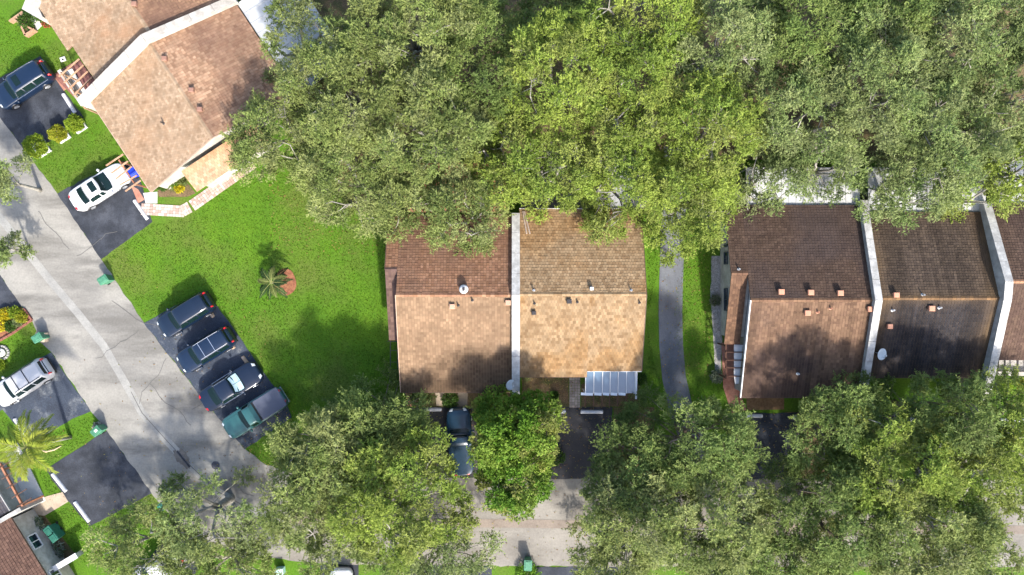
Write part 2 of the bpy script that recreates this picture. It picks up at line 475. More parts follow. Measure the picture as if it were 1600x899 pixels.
PINK = [(.44, .34, .29), (.50, .40, .34), (.40, .28, .23), (.47, .41, .36)]
GREYP = [(.33, .28, .25), (.27, .23, .21), (.38, .33, .29)]
pavers('paver_path', [(221, 327), (291, 331)], 18, .05, 4, cols=PINK)
pavers('paver_path', [(285, 330), (300, 322), (396, 255)], 18, .046, 4, cols=PINK)
pavers('paver_walk', [(898, 586), (898, 637)], 17, .05, 4, cols=GREYP)

# ------------------------------------------------------------------ roofs and houses
def roof_slope(house, mat, quad, cols, stain=None, tw=.25, th=.22, stagger=True, seed=0, lift=.022, name='roof'):
    """quad: ridge a, ridge b, eave b, eave a (points). A deck with shingle courses laid on it."""
    ra, rb, eb, ea = [Vector(q) for q in quad]
    nrm = (rb - ra).cross(ea - ra).normalized()
    if nrm.z < 0: nrm = -nrm
    dn = -nrm * .11
    mb = MB().add([ra, rb, eb, ea, ra + dn, rb + dn, eb + dn, ea + dn],
                  [(0, 1, 2, 3), (7, 6, 5, 4), (0, 4, 5, 1), (1, 5, 6, 2), (2, 6, 7, 3), (3, 7, 4, 0)])
    deck = mb.build(name, DECK, house)
    rr = np.random.default_rng(seed + 11)
    Ls = ((ea - ra).length + (eb - rb).length) / 2
    Lw = ((rb - ra).length + (eb - ea).length) / 2
    nr, nc = max(3, int(round(Ls / th))), max(3, int(round(Lw / tw)))
    A, B, C, D = [np.array(q) for q in (ra, rb, eb, ea)]
    up = np.array(nrm)
    def S(u, v):
        u = u[..., None]; v = v[..., None]
        return (A * (1 - u) + B * u) * (1 - v) + (D * (1 - u) + C * u) * v
    V, T = [], []
    cols = np.array(cols)
    for i in range(nr):
        off = (.5 if (i % 2 and stagger) else 0) / nc
        u0 = np.arange(nc + 1) / nc - off
        u1 = u0 + 1.0 / nc - .018 / Lw
        u0 = np.clip(u0, 0, 1); u1 = np.clip(u1, 0, 1)
        k = u1 - u0 > .1 / nc
        u0, u1 = u0[k], u1[k]; n = len(u0)
        jit = rr.uniform(-.08, .08, n) / nr * (1.0 if stagger else .3)
        v0 = np.full(n, i / nr); v1 = np.clip((i + 1.06) / nr + jit, 0, 1.004)
        h1 = lift * (1 + rr.uniform(-.3, .5, n))[:, None]
        a = S(u0, v0) + up * .004; b = S(u1, v0) + up * .004
        c = S(u1, v1) + up * (h1 + .004); d = S(u0, v1) + up * (h1 + .004)
        e = S(u1, v1) + up * .001; f = S(u0, v1) + up * .001
        V.append(np.stack([a, b, c, d, e, f], 1).reshape(-1, 3))
        cc = cols[rr.integers(0, len(cols), n)] * rr.uniform(.86, 1.14, n)[:, None]
        if stain is not None:
            cc = stain((u0 + u1) / 2, (v0 + v1) / 2, cc, rr)
        T.append(np.repeat(np.concatenate([cc, np.ones((n, 1))], 1), 6, 0))
    V = np.concatenate(V); T = np.concatenate(T); n = len(V) // 6
    fc = []
    for q in range(n):
        k = q * 6
        fc.append((k, k + 1, k + 2, k + 3)); fc.append((k + 3, k + 2, k + 4, k + 5))
        fc.append((k + 1, k + 4, k + 2)); fc.append((k, k + 3, k + 5))
    # orientation: make the top faces look up
    t = np.cross(V[1] - V[0], V[3] - V[0])
    if t @ up < 0: fc = [x[::-1] for x in fc]
    o = mesh_obj('shingles', V, fc, mat, deck, house.location)
    at = o.data.color_attributes.new('tint', 'FLOAT_COLOR', 'POINT')
    at.data.foreach_set('color', T.astype('f').ravel())
    tag(o, kind='stuff')
    return deck, ra, nrm

def fbm(seed):
    rs = np.random.default_rng(seed)
    ks = [(rs.uniform(-1, 1, 2) * f * 6.28, rs.uniform(0, 6.28), 1 / f) for f in (1, 1.7, 2.6, 4, 6, 9) for _ in range(3)]
    def fn(u, v):
        s = 0
        for k, p, a in ks: s = s + a * np.sin(k[0] * u + k[1] * v + p)
        return np.clip(.5 + s / 5.0, 0, 1)
    return fn

def mildew(seed, dark, amt=.8, streak=.3, bias=0.0):
    n1 = fbm(seed); n2 = fbm(seed + 1)
    dk = np.array(dark)
    def st(u, v, c, rr):
        m = np.clip((n1(u, v) - .35 + bias) * 2, 0, 1) * amt
        m = m + streak * (n2(u * 5, v * .25) - .5)
        m = np.clip(m, 0, 1)[:, None]
        return c * (1 - m) + dk * m
    return st

def ridge_cap(house, a, b, cols, seed=0, r=.10):
    a = Vector(a); b = Vector(b); d = b - a; n = max(2, int(d.length / .3)); mb = MB(); tint = []
    rr = random.Random(seed)
    dd = d.normalized(); sx = dd.cross(Vector((0, 0, 1))).normalized()
    for i in range(n):
        p = a + d * (i / n); q = a + d * ((i + .96) / n)
        z = Vector((0, 0, .055 + rr.uniform(0, .012)))
        mb.add([p - sx * .14 - z * .2, p + z, p + sx * .14 - z * .2, q - sx * .14 - z * .2, q + z, q + sx * .14 - z * .2],
               [(0, 1, 4, 3), (1, 2, 5, 4), (0, 2, 1), (3, 4, 5), (0, 3, 5, 2)])
        c = rr.choice(cols); k = rr.uniform(.85, 1.15)
        tint += [(c[0] * k, c[1] * k, c[2] * k, 1)] * 6
    o = mb.build('ridge_cap', TILE, house)
    at = o.data.color_attributes.new('tint', 'FLOAT_COLOR', 'POINT')
    at.data.foreach_set('color', np.array(tint, 'f').ravel())

def gable_walls(house, ea, eb, fb, fa, ra, rb, inset, mat, drop=.22):
    """walls under a gable roof: eave corners ea eb (one side), fb fa (other side), ridge ra rb"""
    pts = [Vector(p) for p in (ea, eb, fb, fa)]
    ra, rb = Vector(ra), Vector(rb)
    c = sum(pts, Vector()) / 4
    u = (eb - ea).normalized(); u.z = 0; u.normalize(); w = Vector((-u.y, u.x, 0))
    def ins(p, iu, iw):
        du = (p - c).dot(u); dw = (p - c).dot(w)
        return c + u * (du - math.copysign(iu, du)) + w * (dw - math.copysign(min(iw, abs(dw)), dw))
    q = [ins(p, inset, inset) for p in pts]
    rl = ra + u * inset * (1 if (rb - ra).dot(u) > 0 else -1); rr_ = rb - u * inset * (1 if (rb - ra).dot(u) > 0 else -1)
    slope = (ra.z - ea.z) / max(.1, abs((ra - ea).dot(w)))
    zt = [p.z - drop + inset * slope for p in pts]
    v = [Vector((p.x, p.y, 0)) for p in q] + [Vector((p.x, p.y, z)) for p, z in zip(q, zt)]
    v += [Vector((rl.x, rl.y, ra.z - drop)), Vector((rr_.x, rr_.y, rb.z - drop))]
    f = [(0, 1, 5, 4), (2, 3, 7, 6), (1, 2, 6, 9, 5), (3, 0, 4, 8, 7), (4, 5, 9, 8), (6, 7, 8, 9), (3, 2, 1, 0)]
    return MB().add(v, f).build('wall', mat, house)

def parapet(house, pts, th, mat, z0=0.0, cap=None):
    """firewall standing through the roof: pts = (x, y, ztop) in a row"""
    pts = [Vector(p) for p in pts]
    d = (pts[-1] - pts[0]); d.z = 0; d.normalize(); n = Vector((-d.y, d.x, 0)) * th / 2
    v, f = [], []
    for p in pts:
        b = Vector((p.x, p.y, z0))
        v += [b - n, b + n, p + n, p - n]
    for i in range(len(pts) - 1):
        k = i * 4
        for j in range(4):
            q = (j + 1) % 4
            f.append((k + j, k + q, k + 4 + q, k + 4 + j))
    f.append((3, 2, 1, 0)); k = (len(pts) - 1) * 4; f.append((k, k + 1, k + 2, k + 3))
    o = MB().add(v, f).build('parapet', mat, house)
    if cap:
        mb = MB()
        for a, b in zip(pts[:-1], pts[1:]):
            k = max(1, int((b - a).length / 1.5)); u = Vector((0, 0, .025))
            for i in range(k): mb.bar(a.lerp(b, (i + .008) / k) + u, a.lerp(b, (i + .992) / k) + u, th + .06, .05 + .006 * (i % 2))
        mo = mesh_obj('coping', mb.v, mb.f, cap, o, house.location)
    return o

def box_vent(house, px, py, p0, n, mat=None, s=.34):
    p = on_plane(px, py, p0, n)
    mb = MB().box((p.x, p.y, p.z + .11), s, s * .9, .22).box((p.x, p.y, p.z + .26), s * 1.18, s * 1.1, .09, 0, .03)
    return mb.build('roof_vent', mat or COPPER, house)

def pipe_vent(house, px, py, p0, n, mat=None, r=.06, h=.38):
    p = on_plane(px, py, p0, n)
    mb = MB().lathe(p - Vector((0, 0, .08)), [(r * 2.0, .06), (r * 1.9, .1), (r, .14), (r, h), (r * .7, h), (r * .7, h - .05)], 10)
    return mb.build('vent_pipe', mat or COPPER, house)

def windows(house, a, b, spans, z0, z1, mat=WGLASS, frame=WHITE):
    """windows let into a wall plane from a to b (ground points, outer face); spans = fractions"""
    a = Vector(a); b = Vector(b); d = (b - a); L = d.length; d.normalize(); n = Vector((d.y, -d.x, 0))
    for s0, s1 in spans:
        p, q = a + d * (L * s0), a + d * (L * s1)
        mb = MB()
        w = .07
        for (x0, x1, y0, y1) in ((0, 1, 0, w), (0, 1, 1, w), (0, w, 0, 0), (1, w, 0, 0)):
            pass
        up = Vector((0, 0, 1)); o_ = n * .03
        mb.bar(p + up * z0 + o_, q + up * z0 + o_, .10, w)
        mb.bar(p + up * z1 + o_, q + up * z1 + o_, .10, w)
        mb.bar(p + up * (z0 + w / 2) + o_, p + up * (z1 - w / 2) + o_, w, .09)
        mb.bar(q + up * (z0 + w / 2) + o_, q + up * (z1 - w / 2) + o_, w, .09)
        mb.bar((p + q) / 2 + up * (z0 + w / 2) + o_, (p + q) / 2 + up * (z1 - w / 2) + o_, w * .6, .06)
        fr = mb.build('window', frame, house)
        pv = [p + up * z0 + n * .012, q + up * z0 + n * .012, q + up * z1 + n * .012, p + up * z1 + n * .012]
        mesh_obj('pane', pv, [(0, 1, 2, 3)], mat, fr, house.location)
# ------------------------------------------------------------------ the townhouses
ZE, ZR = 2.6, 4.6
def V3(p, z): return Vector((p.x, p.y, z))
TANS = [(.262, .178, .100), (.242, .160, .087), (.285, .196, .112), (.208, .134, .072), (.270, .186, .105)]
TANSP = [(.292, .208, .138), (.272, .190, .124), (.312, .226, .152), (.250, .172, .110)]
BRN = [(.27, .145, .085), (.24, .125, .075), (.30, .165, .10), (.22, .115, .065)]
DBR = [(.086, .056, .040), (.078, .050, .036), (.095, .062, .045), (.072, .046, .034)]
UMB = [(.060, .044, .033), (.052, .038, .029), (.07, .051, .037)]

# ---- centre house (tan shingles)
hC = root('townhouse', P(905, 460, 0), 'tan shingled townhouse with glass patio roof at its front corner, in the middle', 'house', 'single storey townhouses')
c_ra, c_rb = P(812, 460, ZR), P(1010, 460, ZR)
c_ea, c_eb = V3(P(812, 327, ZE), ZE), P(1002, 327, ZE)
c_ea.x = c_ra.x; c_eb.x = c_rb.x
c_la = P(812, 589, ZE); c_la.x = c_ra.x
nC = (c_rb - c_ra).cross(c_la - c_ra).normalized(); nC = nC if nC.z > 0 else -nC
xm = P(917, 588, ZE).x
def c_low(x, py):
    p = on_plane(900, py, c_ra, nC); return Vector((x, p.y, p.z))
lowR = c_low(c_rb.x, 580); lowM = c_low(xm, 580)
lowL = c_low(c_ra.x, 589); lowM2 = c_low(xm, 589)
rm = Vector((xm, c_ra.y, ZR))
warm = fbm(5)
def stC(u, v, c, rr):
    m = np.clip((warm(u, v) - .5) * 2.2, 0, 1)[:, None] * .55
    return c * (1 - m) + c * np.array([.98, .80, .55]) * m
roof_slope(hC, TILE, (c_rb, c_ra, c_ea, c_eb), TANS, stC, .21, .22, True, 1)
_, cp0, cn = roof_slope(hC, TILE, (c_ra, rm, lowM2, lowL), TANS, stC, .21, .22, True, 2)
roof_slope(hC, TILE, (rm + Vector((.004, 0, 0)), c_rb, lowR, lowM + Vector((.004, 0, 0))), TANS, stC, .21, .22, True, 3)
ridge_cap(hC, c_ra, c_rb, TANS, 4)
gable_walls(hC, lowM2 * 0 + Vector((c_ra.x, lowM.y, lowM.z)), lowR, c_eb, c_ea, c_ra, c_rb, .35, STUCCO)
MB().bar(c_ea + Vector((0, .03, -.06)), c_eb + Vector((0, .03, -.06)), .05, .16).build('fascia', WHITE, hC)
MB().bar(lowL + Vector((0, -.03, -.07)), lowM2 + Vector((0, -.03, -.07)), .05, .16).build('fascia', FASC, hC)
MB().bar(lowM + Vector((.02, -.035, -.07)), lowR + Vector((0, -.035, -.07)), .05, .16).build('fascia', WHITE, hC)
MB().bar(c_rb + Vector((.03, 0, -.05)), lowR + Vector((.03, 0, -.05)), .04, .14).build('fascia', FASC, hC)
MB().bar(c_rb + Vector((.03, 0, -.05)), c_eb + Vector((.03, 0, -.05)), .04, .14).build('fascia', FASC, hC)
uC = (c_rb - c_ra).cross(c_ea - c_ra).normalized(); uC = uC if uC.z > 0 else -uC
box_vent(hC, 889, 471, cp0, cn, DARKM, .3); box_vent(hC, 834, 489, cp0, cn, DARKM, .26)
pipe_vent(hC, 835, 474, cp0, cn, DARKM); pipe_vent(hC, 902, 472, cp0, cn, DARKM); pipe_vent(hC, 999, 473, cp0, cn, DARKM)
pipe_vent(hC, 834, 454, c_ra, uC, GREYM); box_vent(hC, 924, 451, c_ra, uC, WHITE, .22); pipe_vent(hC, 986, 454, c_ra, uC, GREYM)
windows(hC, Vector((c_ra.x + .5, lowM.y + .35, 0)), Vector((xm - .5, lowM.y + .35, 0)), [(.05, .4), (.55, .95)], .7, 2.0)
# loose boards lying on the back slope beside the firewall
for k, (x0, y0, x1, y1) in enumerate(((817, 331, 823, 366), (819.5, 331, 828, 366))):
    a, b = on_plane(x0, y0, c_ra, uC), on_plane(x1, y1, c_ra, uC)
    o = MB().bar(a + uC * .06, b + uC * .06, .10, .05).build('loose_board', layered('weathered_board_%d' % k, [(.42, .33, .26, 1), (.33, .25, .2, 1)], [3]))
    tag(o, ['weathered board lying nearest the firewall on the tan roof', 'weathered board slanting out over the tan roof, farther from firewall'][k], 'board', 'boards left on the tan roof')
# glass patio roof on posts, panes one by one
zt, zb = 2.5, 2.32
def gp(px, t): # t 0 at the house, 1 at the free edge
    return Vector((P(px, 581, zt).x, P(900, 580.5 + 35 * t, zt).y, zt + (zb - zt) * t))
gr = root('glass_patio_roof', P(954, 600, 0), 'blue tinted glass patio roof on white frame in front of tan roofed house', 'patio roof')
xs = [915, 928, 941.5, 953.5, 966, 979, 992.5]
for x in xs:
    MB().bar(gp(x, 0) + Vector((0, 0, .02)), gp(x, 1) + Vector((0, 0, .02)), .05, .08).build('glazing_bar', WHITE, gr)
for x0, x1 in zip(xs[:-1], xs[1:]):
    a, b, c, d = gp(x0 + .6, .01), gp(x1 - .6, .01), gp(x1 - .6, .99), gp(x0 + .6, .99)
    z = Vector((0, 0, -.012)); mb = MB().add([a, b, c, d, a + z, b + z, c + z, d + z], [(3, 2, 1, 0), (4, 5, 6, 7), (0, 1, 5, 4), (1, 2, 6, 5), (2, 3, 7, 6), (3, 0, 4, 7)])
    mb.build('pane', PGLASS, gr)
MB().bar(gp(914, 0) + Vector((0, .04, .03)), gp(993, 0) + Vector((0, .04, .03)), .07, .12).build('wall_rail', WHITE, gr)
MB().bar(gp(993.5, 0) + Vector((0.05, 0, 0)), gp(993.5, 1.25) + Vector((0.05, 0, 0)), .12, .14).build('edge_beam', WHITE, gr)
for x in (916, 954, 992):
    q = gp(x, 1.0); MB().box((q.x, q.y, 1.14), .09, .09, 2.24).build('post', WHITE, gr)
for i in range(5):
    x0 = xs[i] - 7 + (i > 0) * 8; x1 = xs[i + 1] - 1
    MB().bar(gp(x0, 1.02), gp(x1, 1.04), .20, .06).build('gutter_piece', plain('pale_gutter_%d' % i, (.60, .63, .66), .4), gr)
for x in xs[:-1]:
    q, w = gp(x, 1.05), gp(x, 1.62)
    MB().bar(q + Vector((0, 0, -.10)), w + Vector((0, 0, -.10)), .06, .12).build('rafter_tail', WOODD, gr)

# ---- left-centre house (brown)
hB = root('townhouse', P(710, 465, 0), 'brown roofed townhouse left of the tan one, its lower roof half in tree shade', 'house', 'single storey townhouses')
b_r0, b_r1 = P(599, 461, ZR), P(800, 461, ZR)
b_e0 = P(607.5, 336, ZE); b_e0.x = b_r0.x; b_e1 = P(800, 336, ZE); b_e1.x = b_r1.x
b_rl = P(618.5, 461, ZR); ZB = 2.3
b_l0 = P(626, 613, ZB); b_l0.x = b_rl.x; b_l1 = P(800, 613, ZB); b_l1.x = b_r1.x
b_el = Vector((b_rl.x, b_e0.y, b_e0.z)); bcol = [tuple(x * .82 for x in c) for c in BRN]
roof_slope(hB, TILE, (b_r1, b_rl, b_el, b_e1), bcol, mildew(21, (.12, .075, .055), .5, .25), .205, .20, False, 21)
def bay(house, x0, x1, r, e, py_r, py_e, z_e, cu, cl, seed):
    """narrower side bay: its own lower ridge at picture row py_r"""
    n_ = Vector((1, 0, 0)).cross(e - r).normalized(); n_ = n_ if n_.z > 0 else -n_
    q = on_plane(800 + 60 * (1 if x0 > 0 else -1), py_r, r, n_)
    ez = P(800, py_e, z_e)
    A, B = Vector((x0, q.y, q.z)), Vector((x1 - .004, q.y, q.z))
    roof_slope(house, TILE, (B, A, Vector((x0, e.y, e.z)), Vector((x1 - .004, e.y, e.z))), cu, None, .205, .2, False, seed, name='bay_roof')
    roof_slope(house, TILE, (A, B, Vector((x1 - .004, ez.y, z_e)), Vector((x0, ez.y, z_e))), cl, None, .205, .2, False, seed + 1, name='bay_roof')
    ridge_cap(house, A, B, cl, seed)
    w = MB().add([(x0 + .4, ez.y + .5, 0), (x1 + .25, ez.y + .5, 0), (x1 + .25, e.y - .4, 0), (x0 + .4, e.y - .4, 0),
                  (x0 + .4, ez.y + .5, z_e), (x1 + .25, ez.y + .5, z_e), (x1 + .25, e.y - .4, e.z - .12), (x0 + .4, e.y - .4, e.z - .12), (x0 + .4, q.y, q.z - .2), (x1 + .25, q.y, q.z - .2)],
                 [(0, 1, 5, 4), (1, 2, 6, 9, 5), (2, 3, 7, 6), (3, 0, 4, 8, 7), (4, 5, 9, 8), (8, 9, 6, 7), (3, 2, 1, 0)])
    w.build('side_wall', STUCCOW if x0 > 0 else STUCCOG, house)
    MB().bar(Vector((x0 - .02, q.y, q.z - .05)), Vector((x0 - .02, e.y, e.z - .05)), .04, .14).build('fascia', FASC, house)
    MB().bar(Vector((x0, ez.y - .03, z_e - .06)), Vector((x1, ez.y - .03, z_e - .06)), .05, .14).build('fascia', WOODD, house)
bay(hB, b_r0.x, b_rl.x, b_rl, b_el, 421, 531, 2.3, bcol, [(.115, .072, .06), (.135, .085, .068), (.10, .062, .052)], 24)
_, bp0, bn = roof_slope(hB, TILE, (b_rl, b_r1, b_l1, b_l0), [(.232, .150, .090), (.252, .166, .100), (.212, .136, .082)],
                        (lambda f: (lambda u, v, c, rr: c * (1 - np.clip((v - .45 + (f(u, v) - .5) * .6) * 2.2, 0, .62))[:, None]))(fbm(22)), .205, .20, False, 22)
ridge_cap(hB, b_rl, b_r1, BRN, 5)
gable_walls(hB, b_l0, b_l1, b_e1, Vector((b_rl.x, b_e0.y, b_e0.z)), b_rl, b_r1, .3, STUCCOG)
MB().bar(b_rl + Vector((-.03, 0, -.04)), b_l0 + Vector((-.03, 0, -.04)), .05, .16).build('fascia', plain('tan_fascia', (.45, .30, .21), .7), hB)
MB().bar(b_l0 + Vector((0, -.03, -.07)), b_l1 + Vector((0, -.03, -.07)), .05, .16).build('fascia', FASC, hB)
ub = (b_r1 - b_r0).cross(b_e0 - b_r0).normalized(); ub = ub if ub.z > 0 else -ub
p = on_plane(725, 452, b_r0, ub)
MB().lathe(p, [(.24, -.1), (.24, .10), (.32, .14), (.33, .30), (.24, .40), (.10, .44)], 16).build('turbine_vent', WHITE, hB, smooth=True)
MB().box(p + Vector((0, 0, .46)), .18, .26, .06, 0, .02).build('vent_cap', DARKM, hB)
box_vent(hB, 707, 479, bp0, bn, plain('tan_vent', (.46, .28, .19), .6), .34); box_vent(hB, 794, 473, bp0, bn, plain('tan_vent_b', (.46, .28, .19), .6), .34)
pipe_vent(hB, 716, 477, bp0, bn, DARKM); pipe_vent(hB, 738, 469, bp0, bn, DARKM)
parapet(hB, [Vector((P(806, 336, 3.0).x, b_e1.y + .1, 2.95)), Vector((P(806, 461, 5).x, b_r1.y, 5.0)), Vector((P(806, 613, 3).x, b_l1.y - .15, 2.7))], .52, STUCCOG, cap=layered('coping_grey', [(.55, .54, .51, 1), (.47, .46, .435, 1), (.34, .33, .31, 1)], [.8, 1.6], fine=7, fine_amt=.12))
# side gate rails beside the porch
gt = root('side_gate', P(614, 560, 0), 'small dark metal side gate beside the brown roofed house wall', 'gate')
for y in (534, 548, 566, 578):
    MB().bar(P(610, y, .9), P(621, y, .9), .04, .06).build('rail', DARKM, gt)
for x in (610, 621):
    MB().bar(P(x, 531, .95), P(x, 581, .95), .05, .05).build('top_rail', DARKM, gt)
for x, y in ((610, 532), (621, 532), (610, 580), (621, 580)):
    q = P(x, y, 0); MB().box((q.x, q.y, .5), .06, .06, 1.0).build('post', DARKM, gt)

# ---- right row
hD = root('townhouse', P(1255, 470, 0), 'dark brown end townhouse with copper vents beside the curved footpath', 'house', 'single storey townhouses')
d_r0, d_r1 = P(1147, 469, ZR), P(1372, 470, ZR); d_r1.y = d_r0.y
d_e0 = P(1132.5, 321, ZE); d_e0.x = d_r0.x; d_e1 = P(1345, 321, ZE); d_e1.x = d_r1.x
d_rl = P(1173, 469, ZR); d_l0 = P(1155, 621, 2.4); d_l0.x = d_rl.x; d_l1 = P(1350, 621, 2.4); d_l1.x = d_r1.x
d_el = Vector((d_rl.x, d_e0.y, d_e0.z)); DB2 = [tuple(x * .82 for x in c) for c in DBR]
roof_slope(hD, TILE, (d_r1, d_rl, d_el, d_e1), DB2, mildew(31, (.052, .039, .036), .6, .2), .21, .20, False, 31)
bay(hD, d_r0.x, d_rl.x, d_rl, d_el, 427, 537, 2.3, DB2, [(.125, .072, .045), (.15, .085, .052), (.11, .062, .04)], 37)
gold = fbm(33)
def stD(u, v, c, rr):
    m = np.clip((v - .35 + (gold(u * 1.2, v) - .5) * 1.1) * 1.8, 0, 1)[:, None] * .72
    c = c * (1 - m) + np.array([.046, .032, .029]) * m
    s = np.clip((fbm(34)(u * 7, v * .2) - .5) * 1.2, -.14, .16)[:, None]
    return c * (1 + s)
_, dp0, dnn = roof_slope(hD, TILE, (d_rl, d_r1, d_l1, d_l0), [(.150, .090, .056), (.132, .078, .050), (.165, .10, .062)], stD, .21, .20, False, 32)
ridge_cap(hD, d_rl, d_r1, [(.17, .10, .06), (.14, .08, .05)], 6)
gable_walls(hD, d_l0, d_l1, d_e1, Vector((d_rl.x, d_e0.y, d_e0.z)), d_rl, d_r1, .3, STUCCOW)
MB().bar(d_rl + Vector((-.02, 0, 0)), d_l0 + Vector((-.02, 0, 0)), .07, .2).build('barge_board', WHITE, hD)
MB().bar(d_l0 + Vector((0, -.03, -.07)), d_l1 + Vector((0, -.03, -.07)), .05, .16).build('fascia', FASC, hD)
wx = d_r0.x + .40 - .004
windows(hD, Vector((wx, P(1136, 380, 0).y * .96, 0)), Vector((wx, P(1136, 495, 0).y * .96, 0)), [(.02, .04), (.12, .28), (.62, .92)], 1.15, 1.95, frame=plain('dark_frame', (.05, .06, .07), .5))
for x, y in ((1219, 456), (1265, 457), (1311, 458)): box_vent(hD, x, y, d_r0, ((d_r1 - d_r0).cross(d_e0 - d_r0).normalized() * (1 if (d_r1 - d_r0).cross(d_e0 - d_r0).z > 0 else -1)), None, .36)
for x, y in ((1260, 489), (1358, 483)): box_vent(hD, x, y, dp0, dnn, None, .36)
for x, y in ((1277, 488), (1297, 482), (1246, 584)): pipe_vent(hD, x, y, dp0, dnn, COPPER if x > 1250 else WHITE)
pipe_vent(hD, 1154, 421, d_r0, ((d_r1 - d_r0).cross(d_e0 - d_r0).normalized() * (1 if (d_r1 - d_r0).cross(d_e0 - d_r0).z > 0 else -1)), GREYM)
xw = P(1350, 326, 3.0).x
parapet(hD, [Vector((xw, d_e1.y + .35, 2.95)), Vector((xw, d_r0.y, 5.05)), Vector((xw, d_l1.y - .2, 2.75))], .46, STUCCOG, cap=layered('coping_pale', [(.55, .54, .51, 1), (.47, .46, .435, 1), (.34, .33, .31, 1)], [.8, 1.6], fine=7, fine_amt=.12))

hE = root('townhouse', P(1460, 465, 0), 'nearly black mildewed townhouse roof between the two pale firewalls', 'house', 'single storey townhouses')
xa, xb = xw + .25, P(1543, 345, 3.0).x - .25
def vx(x, py, z): q = P(1400, py, z); return Vector((x, q.y, z))
e_r0, e_r1 = vx(xa, 466, ZR), vx(xb, 466, ZR); e_e0, e_e1 = vx(xa, 332, ZE), vx(xb, 332, ZE); e_l0, e_l1 = vx(xa, 590, ZE), vx(xb, 590, ZE)
bn_ = fbm(41)
def stE(u, v, c, rr):
    edge = np.exp(-np.minimum(u, 1 - u) / .07) + .7 * np.exp(-v / .05) + .5 * np.exp(-(1 - v) / .06)
    m = np.clip(edge * (.6 + bn_(u * 2, v * 2)) , 0, 1)[:, None]
    c = c * (1 - m) + np.array([.105, .070, .040]) * m
    return c * (1 + np.clip((fbm(42)(u * 6, v * .3) - .5), -.16, .2))[:, None]
e_un = (e_r1 - e_r0).cross(e_e0 - e_r0).normalized(); e_un = e_un if e_un.z > 0 else -e_un
roof_slope(hE, TILE, (e_r1, e_r0, e_e0, e_e1), UMB, stE, .21, .2, False, 41)
_, ep0, en = roof_slope(hE, TILE, (e_r0, e_r1, e_l1, e_l0), [(.028, .025, .026), (.034, .029, .028), (.024, .022, .024)], stE, .21, .2, False, 42)
ridge_cap(hE, e_r0, e_r1, [(.17, .10, .05), (.13, .08, .045)], 8)
gable_walls(hE, e_l0, e_l1, e_e1, e_e0, e_r0, e_r1, .0, STUCCOG, .2)
MB().bar(e_l0 + Vector((0, -.03, -.07)), e_l1 + Vector((0, -.03, -.07)), .05, .16).build('fascia', FASC, hE)
box_vent(hE, 1398, 461, e_r0, e_un, None, .34); box_vent(hE, 1453, 482, ep0, en, None, .36); box_vent(hE, 1388, 510, ep0, en, None, .32)
pipe_vent(hE, 1394, 485, ep0, en, WHITE); pipe_vent(hE, 1467, 481, ep0, en, WHITE); pipe_vent(hE, 1441, 461, e_r0, e_un, GREYM)
xw2 = P(1543, 345, 3.0).x
parapet(hE, [vx(xw2, 318, 2.95), vx(xw2, 440, 5.2), vx(xw2, 468, 5.05), vx(xw2, 630, 2.7)], .52, STUCCOG, cap=layered('coping_pale_b', [(.55, .54, .51, 1), (.47, .46, .435, 1), (.34, .33, .31, 1)], [.8, 1.6], fine=7, fine_amt=.12))

hF = root('townhouse', P(1650, 440, 0), 'brown roofed townhouse cut off by the right edge of the picture', 'house', 'single storey townhouses')
xc, xd = xw2 + .27, xw2 + 9.5
f_r0, f_r1 = vx(xc, 440, ZR), vx(xd, 440, ZR); f_e0, f_e1 = vx(xc, 318, ZE), vx(xd, 318, ZE); f_l0, f_l1 = vx(xc, 562, ZE), vx(xd, 562, ZE)
roof_slope(hF, TILE, (f_r1, f_r0, f_e0, f_e1), DBR, mildew(51, (.06, .04, .035), .6, .3), .21, .2, False, 51)
roof_slope(hF, TILE, (f_r0, f_r1, f_l1, f_l0), [(.09, .056, .042), (.08, .05, .038), (.10, .064, .046)], mildew(52, (.055, .037, .031), .6, .3), .21, .2, False, 52)
ridge_cap(hF, f_r0, f_r1, BRN, 9)
gable_walls(hF, f_l0, f_l1, f_e1, f_e0, f_r0, f_r1, .0, STUCCOG, .2)
MB().bar(f_l0 + Vector((0, -.03, -.07)), f_l1 + Vector((0, -.03, -.07)), .05, .16).build('fascia', FASC, hF)
f_un = (f_r1 - f_r0).cross(f_e0 - f_r0).normalized(); f_un = f_un if f_un.z > 0 else -f_un
pipe_vent(hF, 1563, 394, f_r0, f_un, WHITE)

# ---- upper-left row, turned 57 degrees
dU = Vector((.554, -.833, 0)).normalized(); pV = Vector((.833, .554, 0)).normalized()
hA = root('townhouse', P(285, 150, 0), 'tan end townhouse of the slanted row with a white gable and side lean-to', 'house', 'single storey townhouses')
a_r0 = P(232, 66, ZR); a_r1 = P(331, 215, ZR)
a_r1 = a_r0 + dU * (a_r1 - a_r0).dot(dU)
def off(p, d, z, run): q = p + d * run; return Vector((q.x, q.y, z))
a_f0, a_f1 = off(a_r0, pV, ZE, -6.5), off(a_r1, pV, ZE, -6.5)
a_b0, a_b1 = off(a_r0, pV, ZE, 6.5), off(a_r1, pV, ZE, 6.5)
_, ap0, an = roof_slope(hA, TILE, (a_r1, a_r0, a_f0, a_f1), TANSP, mildew(61, (.27, .155, .085), .35, .25, -.05), .20, .19, True, 61)
_, aq0, am = roof_slope(hA, TILE, (a_r0, a_r1, a_b1, a_b0), [(.33, .205, .13), (.27, .16, .10), (.37, .24, .155)], mildew(62, (.15, .085, .06), .65, .3), .21, .22, False, 62, lift=.035)
ridge_cap(hA, a_r0, a_r1, TANSP, 10)
gable_walls(hA, a_f0, a_f1, a_b1, a_b0, a_r0, a_r1, .38, STUCCOW)
